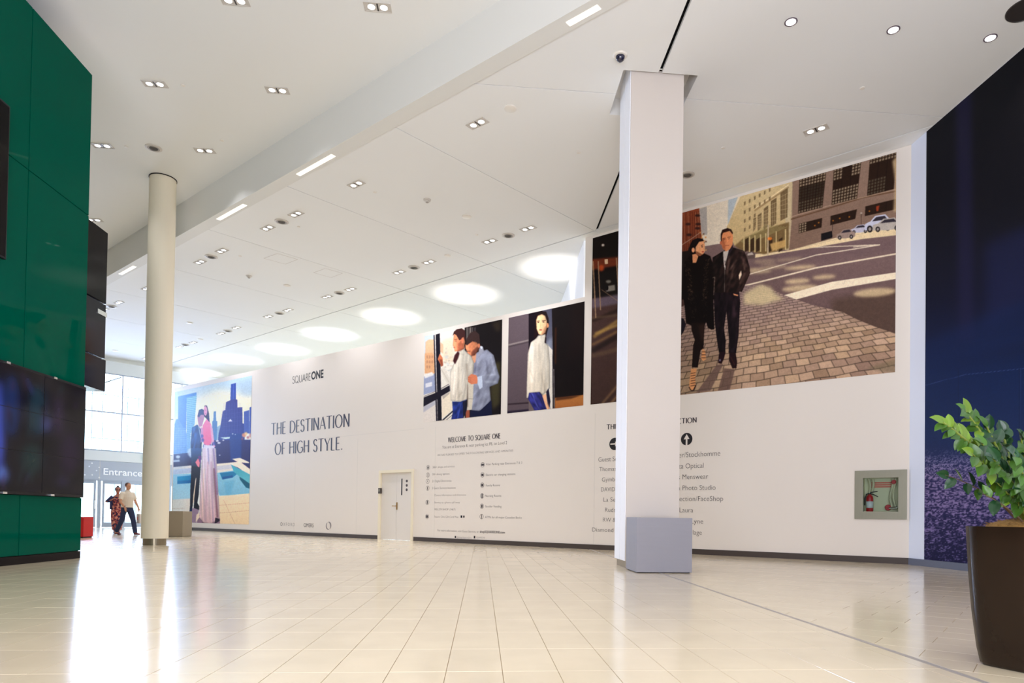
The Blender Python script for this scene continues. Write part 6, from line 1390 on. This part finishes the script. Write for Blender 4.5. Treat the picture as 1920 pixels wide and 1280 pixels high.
mo = MB(); mo.ell((0, 0, .775), (.2, .2, .055), 20, 8)
for k in range(900):
    a = rng.uniform(0, 6.283); r = .19 * math.sqrt(rng.rand()); x, y = r * math.cos(a), r * math.sin(a); z = .785 + .042 * (1 - (r / .2) ** 2); d_ = rng.uniform(-1, 1, 3) * .035; d_[2] = abs(d_[2]) * .5
    q = rng.uniform(-1, 1, 3) * .003; mo.add([(x, y, z), (x + q[0], y + q[1], z + .003), (x + d_[0], y + d_[1], z + d_[2])], [(0, 1, 2)])
tag(mo.build('moss', 'moss', pp), kind='stuff')
def leaf_mesh(name, m, L=.09, W=.045):
    v = []; f = []; N = 7
    for i in range(N):
        t_ = i / (N - 1); w = W * math.sin(math.pi * min(1, t_ * .96 + .04)) ** .75 * (1 - .25 * t_); 
        for s in (-1, -.5, 0, .5, 1): v.append((s * w, t_ * L, abs(s) * w * .35 - .02 * t_ * t_ + .002 * math.sin(t_ * 9)))
    for i in range(N - 1):
        for k in range(4): a = i * 5 + k; f.append((a, a + 1, a + 6, a + 5))
    me = bpy.data.meshes.new(name); me.from_pydata(v, [], f); me.materials.append(MT[m])
    for p in me.polygons: p.use_smooth = True
    return me
LM = [leaf_mesh('leaf_a', 'leaf', .085, .027), leaf_mesh('leaf_b', 'leaf2', .085, .025), leaf_mesh('leaf_c', 'leaf3', .088, .031), leaf_mesh('leaf_d', 'leaf', .072, .026)]
PI_ = (Matrix.Rotation(-math.radians(20), 4, 'Z') @ Matrix.Translation((-PC[0], -PC[1], 0)))
def wl2(px, py, depth):
    """a point at a given distance along the view, in the planter's own space"""
    d = ray(px, py); p = CP + d * depth; return PI_ @ Vector(p)
def frond(tip, base_, bend, nl, sets, lo=.35, th=.012, sc=1.0, brown=False):
    nl = int(nl * (1.0 if brown else 1.45))
    b0, t0 = Vector(base_), Vector(tip); mid = (b0 + t0) / 2 + Vector(bend); pts = []
    for k in range(9):
        t_ = k / 8; pts.append(b0 * (1 - t_) ** 2 + mid * 2 * t_ * (1 - t_) + t0 * t_ ** 2)
    st_ = shade(MB().tube([tuple(p) for p in pts], [th * (1 - .75 * k / 8) for k in range(9)], 8).build('stem', 'stembrown' if brown else 'stem', pp), 60)
    for i in range(nl):
        t_ = lo + (1 - lo) * (i + .5) / nl; k = min(7, int(t_ * 8)); p = pts[k].lerp(pts[k + 1], t_ * 8 - k); tg = (pts[k + 1] - pts[k]).normalized()
        side = -1 if i % 2 else 1; sdv = tg.cross(Vector((0.25, -.95, .1))).normalized() * side
        ax = (sdv * .8 + tg * .55 + Vector(rng.uniform(-.35, .35, 3))).normalized()
        if i == nl - 1: ax = tg
        nz_ = (Vector((-.3, -.75, .55)) + Vector(rng.uniform(-.55, .55, 3))); nx_ = ax.cross(nz_).normalized(); nz_ = nx_.cross(ax).normalized()
        s = sc * rng.uniform(.8, 1.15); lf = link('leaf', LM[sets[i % len(sets)]], st_); mt = Matrix.Identity(4)
        for r in range(3): mt[r][0] = nx_[r] * s; mt[r][1] = ax[r] * s; mt[r][2] = nz_[r] * s; mt[r][3] = p[r]
        lf.matrix_basis = mt
Z_ = 3.45
bs = lambda dx, dy: (dx, dy, .79)
frond(wl2(1768, 792, 3.4), bs(-.02, -.03), (.06, 0, .10), 26, [1, 0, 1, 3], .42, .02)
frond(wl2(1808, 768, 3.55), bs(.0, .0), (.04, 0, .08), 20, [0, 3, 1], .45, .018)
frond(wl2(1850, 800, 3.6), bs(.02, .02), (.02, 0, .05), 18, [2, 0, 2], .35, .018)
frond(wl2(1880, 808, 3.75), bs(.03, .05), (.0, 0, .05), 18, [2, 2, 0], .35, .017)
frond(wl2(1822, 850, 3.25), bs(.0, -.05), (.02, 0, .03), 16, [0, 1, 3], .4, .013)
frond(wl2(1772, 890, 3.5), bs(-.05, .0), (.10, 0, .06), 7, [2, 0, 2], .55, .006, .9, True)
frond(wl2(1842, 925, 3.3), bs(-.05, -.03), (.02, 0, .03), 4, [0, 2], .6, .006, .9, True)
frond(wl2(1915, 822, 3.5), bs(.06, .0), (-.02, 0, .05), 18, [0, 2, 3], .3, .014)
frond(wl2(1935, 860, 3.3), bs(.06, -.05), (-.03, 0, .05), 16, [0, 2], .3, .014)
frond(wl2(1905, 880, 3.25), bs(.04, -.07), (.02, 0, .02), 14, [3, 2, 0], .3, .012)
frond(wl2(1960, 800, 3.6), bs(.08, .03), (0, 0, .04), 18, [0, 1, 3], .3, .014)
frond(wl2(1990, 870, 3.5), bs(.1, .0), (0, 0, .06), 14, [0, 2], .3, .013)
frond(wl2(1840, 830, 3.4), bs(.01, -.02), (.03, 0, .05), 20, [2, 0, 3], .35, .014)
frond(wl2(1862, 860, 3.2), bs(.02, -.06), (.01, 0, .03), 16, [2, 0], .35, .013)
frond(wl2(1900, 850, 3.15), bs(.04, -.06), (0, 0, .03), 16, [2, 3], .35, .013)
frond(wl2(1870, 905, 3.35), bs(.0, -.04), (.0, 0, .02), 10, [2, 3], .4, .010)
